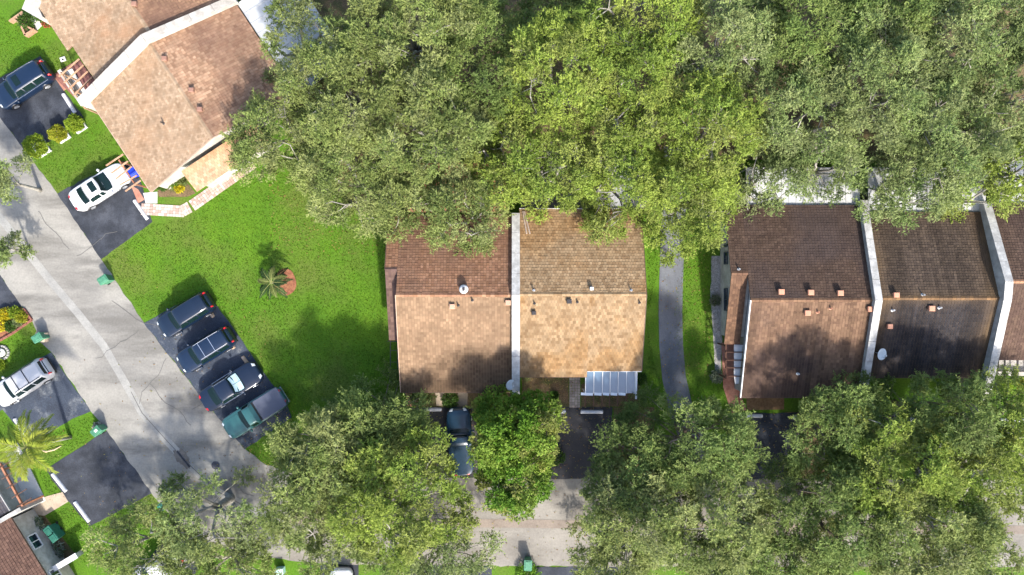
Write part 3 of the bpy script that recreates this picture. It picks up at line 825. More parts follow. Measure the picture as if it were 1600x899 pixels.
for p_, q_ in ((a_r1, a_f1), (a_r1, a_b1)):
    MB().bar(p_ + dU * .03 + Vector((0, 0, -.05)), q_ + dU * .03 + Vector((0, 0, -.05)), .04, .14).build('fascia', plain('grey_brown_fascia' + str(p_ is a_r1) + str(q_ is a_f1), (.30, .22, .17), .7), hA)
MB().bar(a_f0 - pV * .03 + Vector((0, 0, -.06)), a_f1 - pV * .03 + Vector((0, 0, -.06)), .05, .15).build('fascia', plain('tan_fascia_a', (.42, .30, .22), .7), hA)
for x, y in ((259, 93), (301, 142), (314, 172)): box_vent(hA, x, y, aq0, am, plain('brown_vent', (.26, .14, .10), .6), .3)
pipe_vent(hA, 256, 193, ap0, an, DARKM, h=.5)
pp = a_r0 - dU * .1
parapet(hA, [off(pp, pV, 2.95, -7.1), off(pp, pV, 5.15, 0), off(pp, pV, 2.95, 6.7)], .54, STUCCOW, cap=layered('coping_cream', [(.50, .475, .43, 1), (.44, .41, .36, 1), (.34, .31, .27, 1)], [.8, 1.6], fine=7, fine_amt=.1))
l0, l1 = P(283, 268, 2.75), P(398, 190, 2.75); k0, k1 = P(305, 301, 2.3), P(387, 246, 2.3)
l1 = l0 + pV * (l1 - l0).dot(pV); k0 = l0 + dU * 1.75; k0.z = 2.3; k1 = l1 + dU * 1.75; k1.z = 2.3
roof_slope(hA, TILE, (l0, l1, k1, k0), [(.44, .275, .17), (.40, .245, .15), (.47, .31, .20)], mildew(63, (.34, .19, .09), .4, .2), .25, .2, True, 63, name='lean_to_roof')
m0, m1 = l0 + pV * .5 + dU * .1, l1 - pV * .3 + dU * .1
MB().slab([(m0.x, m0.y), (m1.x, m1.y), ((m1 + dU * 1.25).x, (m1 + dU * 1.25).y), ((m0 + dU * 1.25).x, (m0 + dU * 1.25).y)], 0, 2.22).build('lean_to_wall', STUCCOW, hA)
w0, w1 = k0 + pV * 1.6 + dU * .05, k0 + pV * 4.3 + dU * .05
MB().bar(Vector((w0.x, w0.y, 2.0)), Vector((w1.x, w1.y, 2.0)), .35, .1).build('window_awning', WHITE, hA)

hG = root('townhouse', P(150, 20, 0), 'tan inner townhouse of the slanted row, at the top left', 'house', 'single storey townhouses')
g_r0 = off(a_r0, pV, ZR, .45) - dU * .42; g_r1 = g_r0 - dU * 11.0
g_m = g_r0 - dU * 3.6
roof_slope(hG, TILE, (g_m, g_r1, off(g_r1, pV, 2.55, -6.3), off(g_m, pV, 2.55, -6.3)), TANSP, mildew(71, (.30, .18, .11), .3, .2, -.1), .20, .19, True, 71)
roof_slope(hG, TILE, (g_r0, g_m, off(g_m, pV, 2.72, -5.75), off(g_r0, pV, 2.72, -5.75)), [tuple(x * .9 for x in c) for c in TANSP], mildew(72, (.28, .155, .085), .5, .25), .20, .19, True, 72)
roof_slope(hG, TILE, (g_r1, g_r0, off(g_r0, pV, ZE, 6.1), off(g_r1, pV, ZE, 6.1)), [(.25, .145, .09), (.21, .12, .075), (.28, .165, .10)], mildew(73, (.13, .075, .055), .6, .3), .21, .22, False, 73, lift=.035)
ridge_cap(hG, g_r0, g_r1, TANSP, 12)
gable_walls(hG, off(g_r0, pV, ZE, -5.7), off(g_r1, pV, ZE, -5.7), off(g_r1, pV, ZE, 6.1), off(g_r0, pV, ZE, 6.1), g_r0, g_r1, .3, STUCCOW)
pq = off(g_r1, pV, 0, 0)
gq = (g_r1 - g_r0).cross(off(g_r1, pV, ZE, 6.1) - g_r0).normalized(); gq = gq if gq.z > 0 else -gq
box_vent(hG, 212, 8, g_r0, gq, plain('brown_vent_g', (.26, .14, .10), .6), .3)
wp = P(44, 14, 2.7)
MB().slab([tuple(P(x, y, 2.7).xy) for x, y in ((41, -4), (68, -4), (60, 12), (66, 26), (60, 29), (34, 14))], .0, 2.7).build('white_wing', STUCCOW, hG)

# ---- bottom-left row
hH = root('townhouse', P(20, 870, 0), 'dark brown roofed townhouse at the bottom left with two front windows', 'house', 'single storey townhouses')
h_a, h_b = P(16, 809, 2.6), P(76, 906, 2.6)
hd = (h_b - h_a); hd.z = 0; hl = hd.length + 2; hd.normalize(); hn = Vector((-hd.y, hd.x, 0)); hn = hn if hn.x < 0 else -hn
h_b = h_a + hd * hl
h_ra, h_rb = h_a + hn * 6 + Vector((0, 0, 1.9)), h_b + hn * 6 + Vector((0, 0, 1.9))
roof_slope(hH, TILE, (h_ra, h_rb, h_b, h_a), [(.105, .06, .045), (.12, .07, .052), (.09, .052, .04)], None, .21, .2, False, 81)
roof_slope(hH, TILE, (h_rb, h_ra, h_ra + hn * 6 - Vector((0, 0, 1.9)), h_rb + hn * 6 - Vector((0, 0, 1.9))), [(.105, .06, .045), (.12, .07, .052)], None, .21, .2, False, 82)
gable_walls(hH, h_b, h_a, h_ra + hn * 6 - Vector((0, 0, 1.9)), h_rb + hn * 6 - Vector((0, 0, 1.9)), h_rb, h_ra, .12, STUCCOW)
q0 = h_a - hn * 0 ; 
wa = V3(h_a + hn * .12 , 0); wb = V3(h_b + hn * .12, 0)
for k, (s0_, s1_) in enumerate(((.25, .40), (.66, .80))):
    windows(hH, V3(wb, 0), V3(wa, 0), [(1 - s1_, 1 - s0_)], 1.2, 2.1)
MB().bar(h_a - hn * .02 + Vector((0, 0, -.05)), h_b - hn * .02 + Vector((0, 0, -.05)), .04, .14).build('fascia', FASC, hH)
pf = h_a - hd * .15
parapet(hH, [V3(pf - hn * .9, 2.5), V3(pf + hn * .2, 2.9), V3(pf + hn * 6, 4.9)], .3, STUCCOG)
# low white fence wall at the far side of that yard
fw = root('yard_wall', P(95, 884, 0), 'low white yard wall slanting down at the bottom left corner', 'wall')
MB().bar(P(64, 901, .75), P(120, 868, .75), .34, 1.5).build('wall', STUCCOW, fw)
MB().bar(P(64, 901, 1.55) , P(120, 868, 1.55), .42, .08).build('coping', WHITE, fw)
yr = root('yard_rail', P(60, 845, 0), 'long white rail along the dark roofed house front at bottom left', 'railing')
MB().bar(P(35, 803, .9), P(82, 884, .9), .07, .07).build('top_rail', STUCCOG, yr)
MB().bar(P(35, 803, .35), P(82, 884, .35), .05, .05).build('bottom_rail', STUCCOG, yr)
for t in (0, .33, .66, 1):
    q = P(35, 803, 0).lerp(P(82, 884, 0), t); MB().box((q.x, q.y, .47), .07, .07, .94).build('post', STUCCOG, yr)
hI = root('townhouse', P(-20, 780, 0), 'dark grey roof corner at the left edge beside the white patio slab', 'house', 'single storey townhouses')
i_a, i_b = h_a - hd * .45, h_a - hd * 4.6
i_a = V3(i_a, 2.6); i_b = V3(i_b, 2.6)
roof_slope(hI, TILE, (i_b + hn * 6 + Vector((0, 0, 1.9)), i_a + hn * 6 + Vector((0, 0, 1.9)), i_a - hn * .2, i_b - hn * .2), [(.075, .07, .075), (.09, .08, .08), (.065, .062, .07)], None, .21, .2, False, 91)
MB().slab([tuple((V3(p_, 0) + hn * o_).xy) for p_, o_ in ((i_a, .15), (i_b, .15), (i_b, 6), (i_a, 6))], 0, 2.45).build('wall', STUCCOG, hI)
MB().bar(i_a - hn * .25 + Vector((0, 0, -.05)), i_b - hn * .25 + Vector((0, 0, -.05)), .07, .16).build('fascia', STUCCOG, hI)
sheet('patio_slab', [(6, 700), (28, 692), (72, 782), (42, 799)], .040, SLABM)
pg = root('patio_pergola', P(28, 760, 0), 'red brown pergola beam with stub rafters over the white patio slab', 'pergola', 'pergolas at the front doors')
MB().bar(P(0, 724, 2.3), P(36, 791, 2.3), .14, .16).build('beam', WOOD, pg)
for t in (.08, .3, .52, .74, .95):
    q = P(0, 724, 2.42).lerp(P(36, 791, 2.42), t)
    MB().bar(q + hn * .45, q - hn * .85, .05, .08).build('rafter', WOODD, pg)
for t in (.15, .98):
    q = P(0, 724, 0).lerp(P(36, 791, 0), t); q = P(0, 724, 2.3).lerp(P(36, 791, 2.3), t); MB().box((q.x, q.y, 1.11), .12, .12, 2.22).build('post', WOOD, pg)
# ------------------------------------------------------------------ patio roofs and pergolas
def pan_roof(pxs, z, label, ribs, mat=ALU, tilt=0.0, group='flat white patio roofs behind the houses'):
    """aluminium pan roof: four corner pixels at height z (a, b along the house; c, d outside), each pan its own piece"""
    a, b, c, d = [P(x, y, z) for x, y in pxs]
    c.z = d.z = z - tilt
    o = root('patio_roof', V3((a + b + c + d) / 4, 0), label, 'patio roof', group)
    for i in range(ribs):
        t0, t1 = i / ribs, (i + .985) / ribs
        p0, p1, p2, p3 = a.lerp(b, t0), a.lerp(b, t1), d.lerp(c, t1), d.lerp(c, t0)
        dn = Vector((0, 0, -.05)); up = Vector((0, 0, .035))
        e0 = p0.lerp(p1, .06); e3 = p3.lerp(p2, .06)
        mb = MB().hexa([p0 + dn, p1 + dn, p2 + dn, p3 + dn][::-1], [p0, p1, p2, p3][::-1])
        mb.hexa([p0 + up * .05, e0 + up * .05, e3 + up * .05, p3 + up * .05][::-1], [p0 + up, e0 + up, e3 + up, p3 + up][::-1])
        mb.build('pan', mat, o)
    MB().bar(d + Vector((0, 0, -.1)), c + Vector((0, 0, -.1)), .08, .14).build('gutter', mat, o)
    MB().bar(a + Vector((0, 0, -.1)), b + Vector((0, 0, -.1)), .10, .10).build('wall_rail', GREYM, o)
    for t in (.03, .5, .97):
        q = d.lerp(c, t); MB().box((q.x, q.y, (q.z - .17) / 2), .09, .09, q.z - .17).build('post', GREYM, o)
    return o
def world_px(v): # pixel of a point, to reuse corner pixels
    s = CAMH / (CAMH - v.z) * K
    return (800 + v.x * s, 449.5 - v.y * s)
ab0 = off(a_b0, pV, 2.45, .12); ab1 = off(a_b1, pV, 2.45, .12)
pan_roof([world_px(ab0), world_px(ab1), world_px(off(ab1, pV, 2.45, 4.6)), world_px(off(ab0, pV, 2.45, 4.6))], 2.45, 'flat white pan patio roof behind the tan end townhouse of the slanted row', 9, tilt=.15)
gb0 = off(g_r0, pV, 2.45, 6.25); gb1 = off(g_r1, pV, 2.45, 6.25)
pan_roof([world_px(gb1), world_px(gb0), world_px(off(gb0, pV, 2.45, 4.4)), world_px(off(gb1, pV, 2.45, 4.4))], 2.45, 'flat white pan patio roof at the top edge behind the inner slanted townhouse', 8, tilt=.15)
pan_roof([(1166, 320), (1344, 320), (1344, 262), (1166, 262)], 2.45, 'flat white patio roof behind the dark brown end townhouse', 16, tilt=.12)
pan_roof([(1357, 330), (1541, 330), (1541, 262), (1357, 262)], 2.45, 'flat white patio roof behind the nearly black roof', 16, tilt=.12)
pan_roof([(1553, 318), (1720, 318), (1720, 250), (1553, 250)], 2.45, 'flat white patio roof at the right edge behind the last townhouse', 14, tilt=.12)
pan_roof([(930, 325), (1000, 325), (1000, 258), (930, 258)], 2.45, 'grey slatted patio roof under the trees behind the tan house', 9, mat=layered('grey_pan', [(.36, .37, .38, 1), (.28, .29, .3, 1)], [.8]), tilt=.1)
# brown slatted pergola roof behind the brown house
pr = root('slatted_pergola', P(715, 285, 0), 'brown slatted pergola roof under the trees behind the brown roofed house', 'pergola')
for i in range(30):
    x = 632 + i * 5.4
    MB().bar(P(x, 255, 2.5), P(x, 332, 2.5), .17, .06).build('slat', WOOD, pr)
for y in (258, 295, 330):
    MB().bar(P(628, y, 2.38), P(794, y, 2.38), .10, .16).build('beam', WOODT, pr)
for x in (630, 712, 792):
    q = P(x, 258, 2.3); MB().box((q.x, q.y, 1.15), .12, .12, 2.3).build('post', WOODT, pr)
# tan block wall end seen through the trees
tb = root('garden_shed', P(1272, 222, 0), 'small pale flat roofed shed peeping through the trees at upper right', 'shed')
MB().box(P(1272, 222, 1.1), 1.7, 1.5, 2.2, .25).build('wall', STUCCOG, tb)
MB().box(P(1272, 222, 2.26) , 2.0, 1.8, .12, .25, .03).build('roof', plain('shed_roof', (.62, .52, .45), .8), tb)
wv = root('block_wall', P(1134, 295, 0), 'weathered grey block wall post row beside the path under trees', 'wall')
for i in range(5):
    q = P(1134, 282 + i * 10, .9); MB().box(q, .42, .42, 1.8 + .03 * (i % 2), 0, .02).build('block_pier', STUCCOG, wv)

# pergola of the inner slanted house (over a tiled terrace)
pa = root('front_pergola', P(118, 128, 0), 'tan pergola rafters over plum tiled terrace and white bench wall, upper left', 'pergola', 'pergolas at the front doors')
u0, u1 = P(86, 121, 2.3), P(133, 171, 2.3)
for i in range(6):
    t = i / 5
    a = P(92, 120, 2.4).lerp(P(131, 168, 2.4), t); b = P(124, 92, 2.4).lerp(P(157, 141, 2.4), t)
    MB().bar(a, b, .07, .12).build('rafter', WOODT, pa)
MB().bar(P(95, 113, 2.3), P(133, 170, 2.3), .08, .14).build('beam', WOODT, pa)
for t in (.02, .5, .98):
    q = P(95, 113, 2.2).lerp(P(133, 170, 2.2), t); MB().box((q.x, q.y, 1.1), .10, .10, 2.2).build('post', WOODT, pa)
bw = root('bench_wall', P(116, 140, 0), 'low white wall with grey slab along the tiled terrace, upper left', 'wall')
MB().bar(P(97, 112, .4), P(133, 166, .4), .28, .8).build('wall', STUCCOW, bw)
MB().slab([tuple(P(x, y, 0).xy) for x, y in ((104, 112), (114, 108), (140, 150), (133, 160))], .06, .12).build('slab', SLABM, bw)
# pergola over the nose of the white car
pb = root('front_pergola', P(205, 275, 0), 'tan pergola rafters reaching over the bonnet of the white sedan', 'pergola', 'pergolas at the front doors')
for x0, y0, x1, y1 in ((166, 259, 193, 241), (174, 271, 200, 252), (181, 280, 206, 260), (188, 289, 214, 274), (196, 299, 220, 282)):
    MB().bar(P(x0, y0, 2.35), P(x1, y1, 2.35), .08, .12).build('rafter', WOODT, pb)
MB().bar(P(186, 250, 2.23), P(212, 290, 2.23), .10, .12).build('beam', WOOD, pb)
for x, y in ((188, 253), (211, 288)):
    q = P(x, y, 2.2); MB().box((q.x, q.y, 1.085), .10, .10, 2.17).build('post', WOOD, pb)
# trellis frame and wooden planters at the very top left
pt = root('wooden_planter', P(40, 40, 0), 'wooden planter frame of crossed timber boards on the lawn, top left', 'planter')
for x0, y0, x1, y1 in ((17, 35, 38, 20), (28, 30, 40, 22), (25, 33, 52, 47), (41, 57, 56, 47), (34, 38, 42, 57)):
    MB().bar(P(x0, y0, .22), P(x1, y1, .22), .14, .44).build('board', WOODT, pt)
MB().slab([tuple(P(x, y, 0).xy) for x, y in ((27, 32), (39, 23), (53, 46), (42, 55))], .0, .18).build('soil', SOIL, pt)
# white skylight panels at the front of the dark brown end house
wl = root('white_louvre', P(1153, 570, 0), 'white louvre roof panels with dark rafters beside the terracotta walk', 'patio roof')
ys = [538, 550.5, 563, 575, 588, 601]
for y0, y1 in zip(ys[:-1], ys[1:]):
    xr0 = 1161 - (y0 - 538) * .10; xr1 = 1161 - (y1 - 538) * .10
    xl = 1147 if y1 < 600 else 1149
    MB().slab([tuple(P(x, y, 2.1).xy) for x, y in ((1147, y0 + .8), (xr0, y0 + .8), (xr1, y1 - .8), (xl, y1 - .8))], 2.06, 2.1).build('panel', WHITE, wl)
for y in ys[:-1]:
    MB().bar(P(1134, y, 2.16), P(1161, y, 2.16), .06, .10).build('rafter', WOODD, wl)
MB().bar(P(1134, 538, 2.06), P(1134, 592, 2.06), .08, .1).build('beam', WOODD, wl)
for y in (540, 590):
    q = P(1134, y, 2.0); MB().box((q.x, q.y, 1.0), .1, .1, 2.0).build('post', WOODD, wl)
# slatted front rail of the last house
fr = root('front_planter', P(1580, 575, 0), 'white edged gravel planter with dark crossbars below the right edge roof', 'planter')
MB().bar(P(1555, 583, .35), P(1650, 585, .35), .30, .7).build('front_wall', STUCCOW, fr)
for x in (1570, 1590, 1612):
    MB().bar(P(x, 562, .8), P(x, 590, .8), .10, .1).build('crossbar', DARKM, fr)
MB().slab([tuple(P(x, y, 0).xy) for x, y in ((1557, 562), (1650, 562), (1650, 581), (1557, 581))], 0, .3).build('gravel', MATS['gravel'], fr)

# ------------------------------------------------------------------ satellite dishes
def dish(base, face, label, r=.46):
    o = root('satellite_dish', base, label, 'satellite dish', 'satellite dishes on the roofs')
    face = Vector(face).normalized(); c = Vector(base) + Vector((0, 0, .55)) + Vector((face.x, face.y, 0)) * .25
    u = face.orthogonal().normalized(); w = face.cross(u)
    v, f = [], []
    nr, na = 5, 22
    for s, back in ((1, 0), (1, 1)):
        for i in range(nr + 1):
            rr = r * i / nr; dpt = .22 * (i / nr) ** 2 * r - back * .02
            for j in range(na):
                a = 2 * math.pi * j / na
                v.append(c + u * rr * math.cos(a) * .88 + w * rr * math.sin(a) + face * dpt)
    m = (nr + 1) * na
    for i in range(nr):
        for j in range(na):
            q = (j + 1) % na
            f.append((i * na + j, i * na + q, (i + 1) * na + q, (i + 1) * na + j))
            f.append((m + i * na + j, m + (i + 1) * na + j, m + (i + 1) * na + q, m + i * na + q))
    for j in range(na):
        q = (j + 1) % na; k = nr * na
        f.append((k + j, k + q, m + k + q, m + k + j))
    MB().add(v, f).build('reflector', DISHM, o, smooth=True)
    MB().tube([base, Vector(base) + Vector((0, 0, .35)), c - face * .03], [.035, .035, .03], 8).build('mast', GREYM, o)
    tip = c + face * .42 - w * .0
    MB().tube([c - w * r * .9, tip - w * .1, tip], [.02, .02, .02], 6).build('arm', GREYM, o)
    MB().box(tip, .12, .12, .10, .4, .02).build('receiver', GREYM, o)
    return o
q = on_plane(1368, 551, ep0, en); dish((q.x, q.y, q.z), (.45, -.25, 1.0), 'pale round satellite dish beside the firewall of the blackened roof', .48)
q = P(1557, 570, 2.4); dish((q.x, q.y, .3), (.45, -.25, 1.0), 'pale round satellite dish over the gravel planter at right edge', .50)
q = on_plane(794, 598, bp0, bn); dish((q.x, q.y, q.z), (.6, -.3, .8), 'pale blue satellite dish at front corner of the brown roof', .45)

# ------------------------------------------------------------------ bins, boxes, small yard things
def bin_(px, py, rz, label, mat=GBIN, s=1.0, h=1.08, sticker=False):
    base = P(px, py, h); base.z = 0
    o = root('wheelie_bin', base, label, 'bin', 'wheeled refuse bins', rz)
    w, d = .56 * s, .70 * s
    mb = MB(); q = [(-1, -1), (1, -1), (1, 1), (-1, 1)]
    mb.hexa([Vector((a * d * .40, b * w * .40, .06)) for a, b in q], [Vector((a * d * .5, b * w * .5, h - .10)) for a, b in q])
    mb.box((0, 0, h - .12), d * 1.06, w * 1.06, .05, 0, .01)
    bb = mesh_obj('body', mb.v, mb.f, mat, o)
    mb = MB().box((.0, 0, h - .05), d * 1.08, w * 1.04, .06, 0, .025).box((.04, 0, h - .005), d * .7, w * .7, .04, 0, .02)
    ld = mesh_obj('lid', mb.v, mb.f, mat, o)
    mb = MB().tube([(-d * .60, -w * .42, h - .12), (-d * .60, w * .42, h - .12)], .025, 8)
    mb.bar((-d * .5, -w * .4, h - .12), (-d * .61, -w * .4, h - .12), .04, .04).bar((-d * .5, w * .4, h - .12), (-d * .61, w * .4, h - .12), .04, .04)
    mesh_obj('handle', mb.v, mb.f, mat, o)
    for sy in (-1, 1):
        mb = MB().tube([(-d * .36, sy * w * .44, .11), (-d * .36, sy * w * .52, .11)], .11, 14)
        mesh_obj('wheel', mb.v, mb.f, RUBBER, o)
    if sticker:
        mb = MB().box((.05, 0, h + .0175), d * .34, w * .36, .006); mesh_obj('sticker', mb.v, mb.f, WHITE, o)
    return o
rA = math.radians(33)
bin_(160, 437, rA, 'green wheeled bin on the road edge beside the big lawn')
bin_(57, 528, rA, 'green wheeled bin beside tan boxes at the left kerb')
bin_(149, 674, rA + .2, 'green wheeled bin with white sticker at the tip of the grass wedge', sticker=True)
bin_(75, 831, -.9, 'upper green bin of the pair in the bottom left yard', GBIN2)
bin_(82, 840, -.9, 'lower green bin of the pair in the bottom left yard', GBIN2)
bin_(143, 148, -.55, 'dark teal bin with white sticker under the tan pergola', GBIN2, sticker=True)
bin_(205, 268, rA, 'bright blue bin under the pergola ahead of the white sedan', BBIN)
bin_(825, 884, math.radians(88), 'lone green bin at the bottom road edge below the tan house', s=1.05)
bin_(254, 792, .4, 'teal bin half hidden under the feathery bottom left tree', plain('mint_plastic', (.06, .34, .26), .5))
for k, (x, y) in enumerate(((69, 523), (69, 530.5))):
    mb = MB().box(P(x, y, 0) + Vector((0, 0, .26)), .72, .34, .52, -.05, .02)
    o = mb.build('cardboard_box', CARD)
    tag(o, ['upper tan carton next to the green bin at the left kerb', 'lower tan carton next to the green bin at the left kerb'][k], 'box', 'cartons put out at the kerb')
o = root('utility_box', P(440, 890, 0), 'pale teal utility box under the trees at the bottom edge', 'utility box')
MB().box(P(440, 890, 0) + Vector((0, 0, .3)), .6, .5, .6, .1, .04).build('cabinet', plain('mint_metal', (.35, .55, .52), .5), o)
MB().box(P(440, 890, 0) + Vector((0, 0, .63)), .66, .56, .06, .1, .02).build('lid', plain('mint_metal_lid', (.42, .60, .57), .5), o)
mh = root('meter_cover', P(99, 93, 0), 'white square meter cover set in the lawn, upper left', 'cover')
MB().box(P(99, 93, 0) + Vector((0, 0, .05)), .42, .34, .10, .35, .02).build('lid', WHITE, mh)
MB().box(P(99.5, 94, 0) + Vector((0, 0, .11)), .14, .12, .02, .35).build('slot', BLACKP, mh)
# manhole cover
mo = root('manhole_cover', P(337, 727, 0), 'round dark iron manhole cover in the grey road', 'manhole cover')
MB().lathe(P(337, 727, 0), [(.32, .0), (.32, .034), (.27, .036), (.26, .030), (.01, .031)], 28).build('frame', IRON, mo)
mb = MB()
for i in range(-2, 3):
    L_ = math.sqrt(max(.01, .25 ** 2 - (i * .09) ** 2)); c = P(337, 727, 0) + Vector((i * .09, 0, .034))
    mb.box(c, .03, 2 * L_ * .9, .012)
mb.build('ribs', IRON, mo)
dr = root('road_drain', P(286, 716, 0), 'narrow iron drain slot in the damp silt patch of the road', 'drain')
da, db = P(277, 705, 0), P(297, 730, 0)
for s in (-1, 1):
    n_ = (db - da).normalized().cross(Vector((0, 0, 1))) * .07 * s
    MB().bar(da + n_ + Vector((0, 0, .038)), db + n_ + Vector((0, 0, .038)), .05, .02).build('frame_bar', IRON, dr)
MB().bar(da + Vector((0, 0, .034)), db + Vector((0, 0, .034)), .08, .015).build('slot', BLACKP, dr)
# stone ring with basin at the left edge
sr = root('stone_ring', P(4, 551, 0), 'round ring of pale stones with a small basin at the left edge', 'fountain')
for i in range(16):
    a = 2 * math.pi * i / 16; c = P(4, 551, 0) + Vector((math.cos(a) * .50, math.sin(a) * .50, .07))
    MB().box(c, .17, .16, .14 + .02 * (i % 3), a, .03).build('stone', STUCCOG, sr)
MB().lathe(P(4, 551, 0), [(.30, 0), (.34, .22), (.30, .26), (.24, .20), (.05, .18)], 18).build('basin', SLABM, sr)
MB().lathe(P(4, 551, 0), [(.06, .1), (.05, .45), (.16, .50), (.17, .54), (.04, .52)], 14).build('bowl', plain('pale_green_stone', (.5, .55, .42), .8), sr)

# ------------------------------------------------------------------ wheel stops
def wheel_stop(x0, y0, x1, y1, label, mat=WHITEO, name='wheel_stop', cat='wheel stop'):
    a, b = P(x0, y0, .0), P(x1, y1, .0); a.z = b.z = .022
    d = (b - a).normalized(); n = Vector((-d.y, d.x, 0)); up = Vector((0, 0, 1))
    v = []
    prof = [(-.15, 0), (-.13, .07), (-.07, .14), (.07, .14), (.13, .07), (.15, 0)]
    for p_, e in ((a, 1), (a + d * .05, 0), (b - d * .05, 0), (b, 1)):
        for s, h in prof: v.append(p_ + n * s * (1 - .18 * e) + up * h * (1 - .2 * e))
    f = []
    for k in range(3):
        for j in range(5): f.append((k * 6 + j, k * 6 + j + 1, k * 6 + 7 + j, k * 6 + 6 + j))
        f.append((k * 6 + 5, k * 6, k * 6 + 6, k * 6 + 11))
    f.append((5, 4, 3, 2, 1, 0)); f.append((18, 19, 20, 21, 22, 23))
    o = root(name, V3((a + b) / 2, 0), label, cat, 'concrete wheel stops')
    MB().add(v, f).build('bumper', mat, o)
    for t in (.15, .85):
        MB().lathe(a.lerp(b, t) + up * .135, [(.035, 0), (.035, .012), (.01, .014)], 8).build('pin', GREYM, o)
    return o
WOODST = plain('weathered_stop', (.42, .30, .20), .85)
for args in ((65, 95, 84, 125, 'white wheel stop ahead of the dark SUV in the top left driveway'),
             (99, 147, 118, 177, 'white wheel stop by the empty bay next to the clipped shrubs'),
             (210, 313, 231, 343, 'white wheel stop in the empty bay beside the white sedan'),
             (23, 654, 42, 682, 'white wheel stop above the palm at the left'),
             (82, 740, 104, 768, 'upper white wheel stop of the empty blue grey driveway, bottom left'),
             (117, 784, 140, 815, 'lower white wheel stop of the empty blue grey driveway, bottom left'),
             (704, 640, 729, 640, 'white wheel stop at the nose of the dark blue pickup'),
             (664, 640, 690, 640, 'white wheel stop mostly under the tree left of the dark blue pickup'),
             (849, 643, 884, 643, 'left white wheel stop in front of the tan house'),
             (907, 643.5, 942, 643.5, 'right white wheel stop in front of the tan house'),
             (1154, 650, 1191, 650, 'white wheel stop at the end of the terracotta walk'),
             (1238, 652, 1272, 652, 'white wheel stop under the tree below the dark brown end house'),
             (1418, 655, 1448, 655, 'white wheel stop under the trees below the nearly black roof'),
             (1562, 657, 1600, 657, 'white wheel stop at the right edge below the last house')):
    wheel_stop(*args)
wheel_stop(327, 484, 334, 496, 'weathered tan wheel stop behind the topmost SUV of the four cars', WOODST)
wheel_stop(354, 524, 366, 545, 'weathered tan wheel stop behind the SUV with roof bars', WOODST)
wheel_stop(379, 557, 389, 571, 'weathered tan wheel stop behind the black sedan', WOODST)

# ------------------------------------------------------------------ cars
def smooth(t): t = max(0., min(1., t)); return t * t * (3 - 2 * t)
def interp(x, tab):
    if x <= tab[0][0]: return tab[0][1]
    for (a, u), (b, w) in zip(tab[:-1], tab[1:]):
        if x <= b: return u + (w - u) * (x - a) / (b - a)
    return tab[-1][1]
PROF = {  # s from -1 rear to 1 front: deck/bonnet height, roof height
    'sedan': dict(deck=[(-1, .72), (-.96, .92), (-.62, 1.00), (.42, .95), (.75, .86), (.95, .72), (1, .56)],
                  roof=[(-.66, 0), (-.34, 1.40), (-.15, 1.45), (.08, 1.42), (.44, 0)], wind=(.41, .10), rear=(-.62, -.37), side=((-.38, -.03), (0.0, .25)), tl=(-.985, -.90), dk=True),
    'suv': dict(deck=[(-1, .80), (-.97, 1.02), (-.5, 1.06), (.45, 1.03), (.75, .97), (.94, .84), (1, .62)],
                roof=[(-.985, 0), (-.86, 1.58), (-.6, 1.66), (.10, 1.66), (.20, 1.60), (.48, 0)], wind=(.45, .21), rear=(-.965, -.88), side=((-.80, -.46), (-.42, -.06), (-.03, .28)), tl=(-.985, -.90), dk=False),
    'pickup': dict(deck=[(-1, .75), (-.985, 1.04), (-.1, 1.05), (.42, 1.06), (.80, 1.0), (.95, .86), (1, .62)],
                   roof=[(-.12, 0), (-.06, 1.60), (.02, 1.66), (.16, 1.64), (.40, 0)], wind=(.37, .18), rear=(-.115, -.07), side=((-.03, .16),), tl=(-.995, -.96), dk=True)}
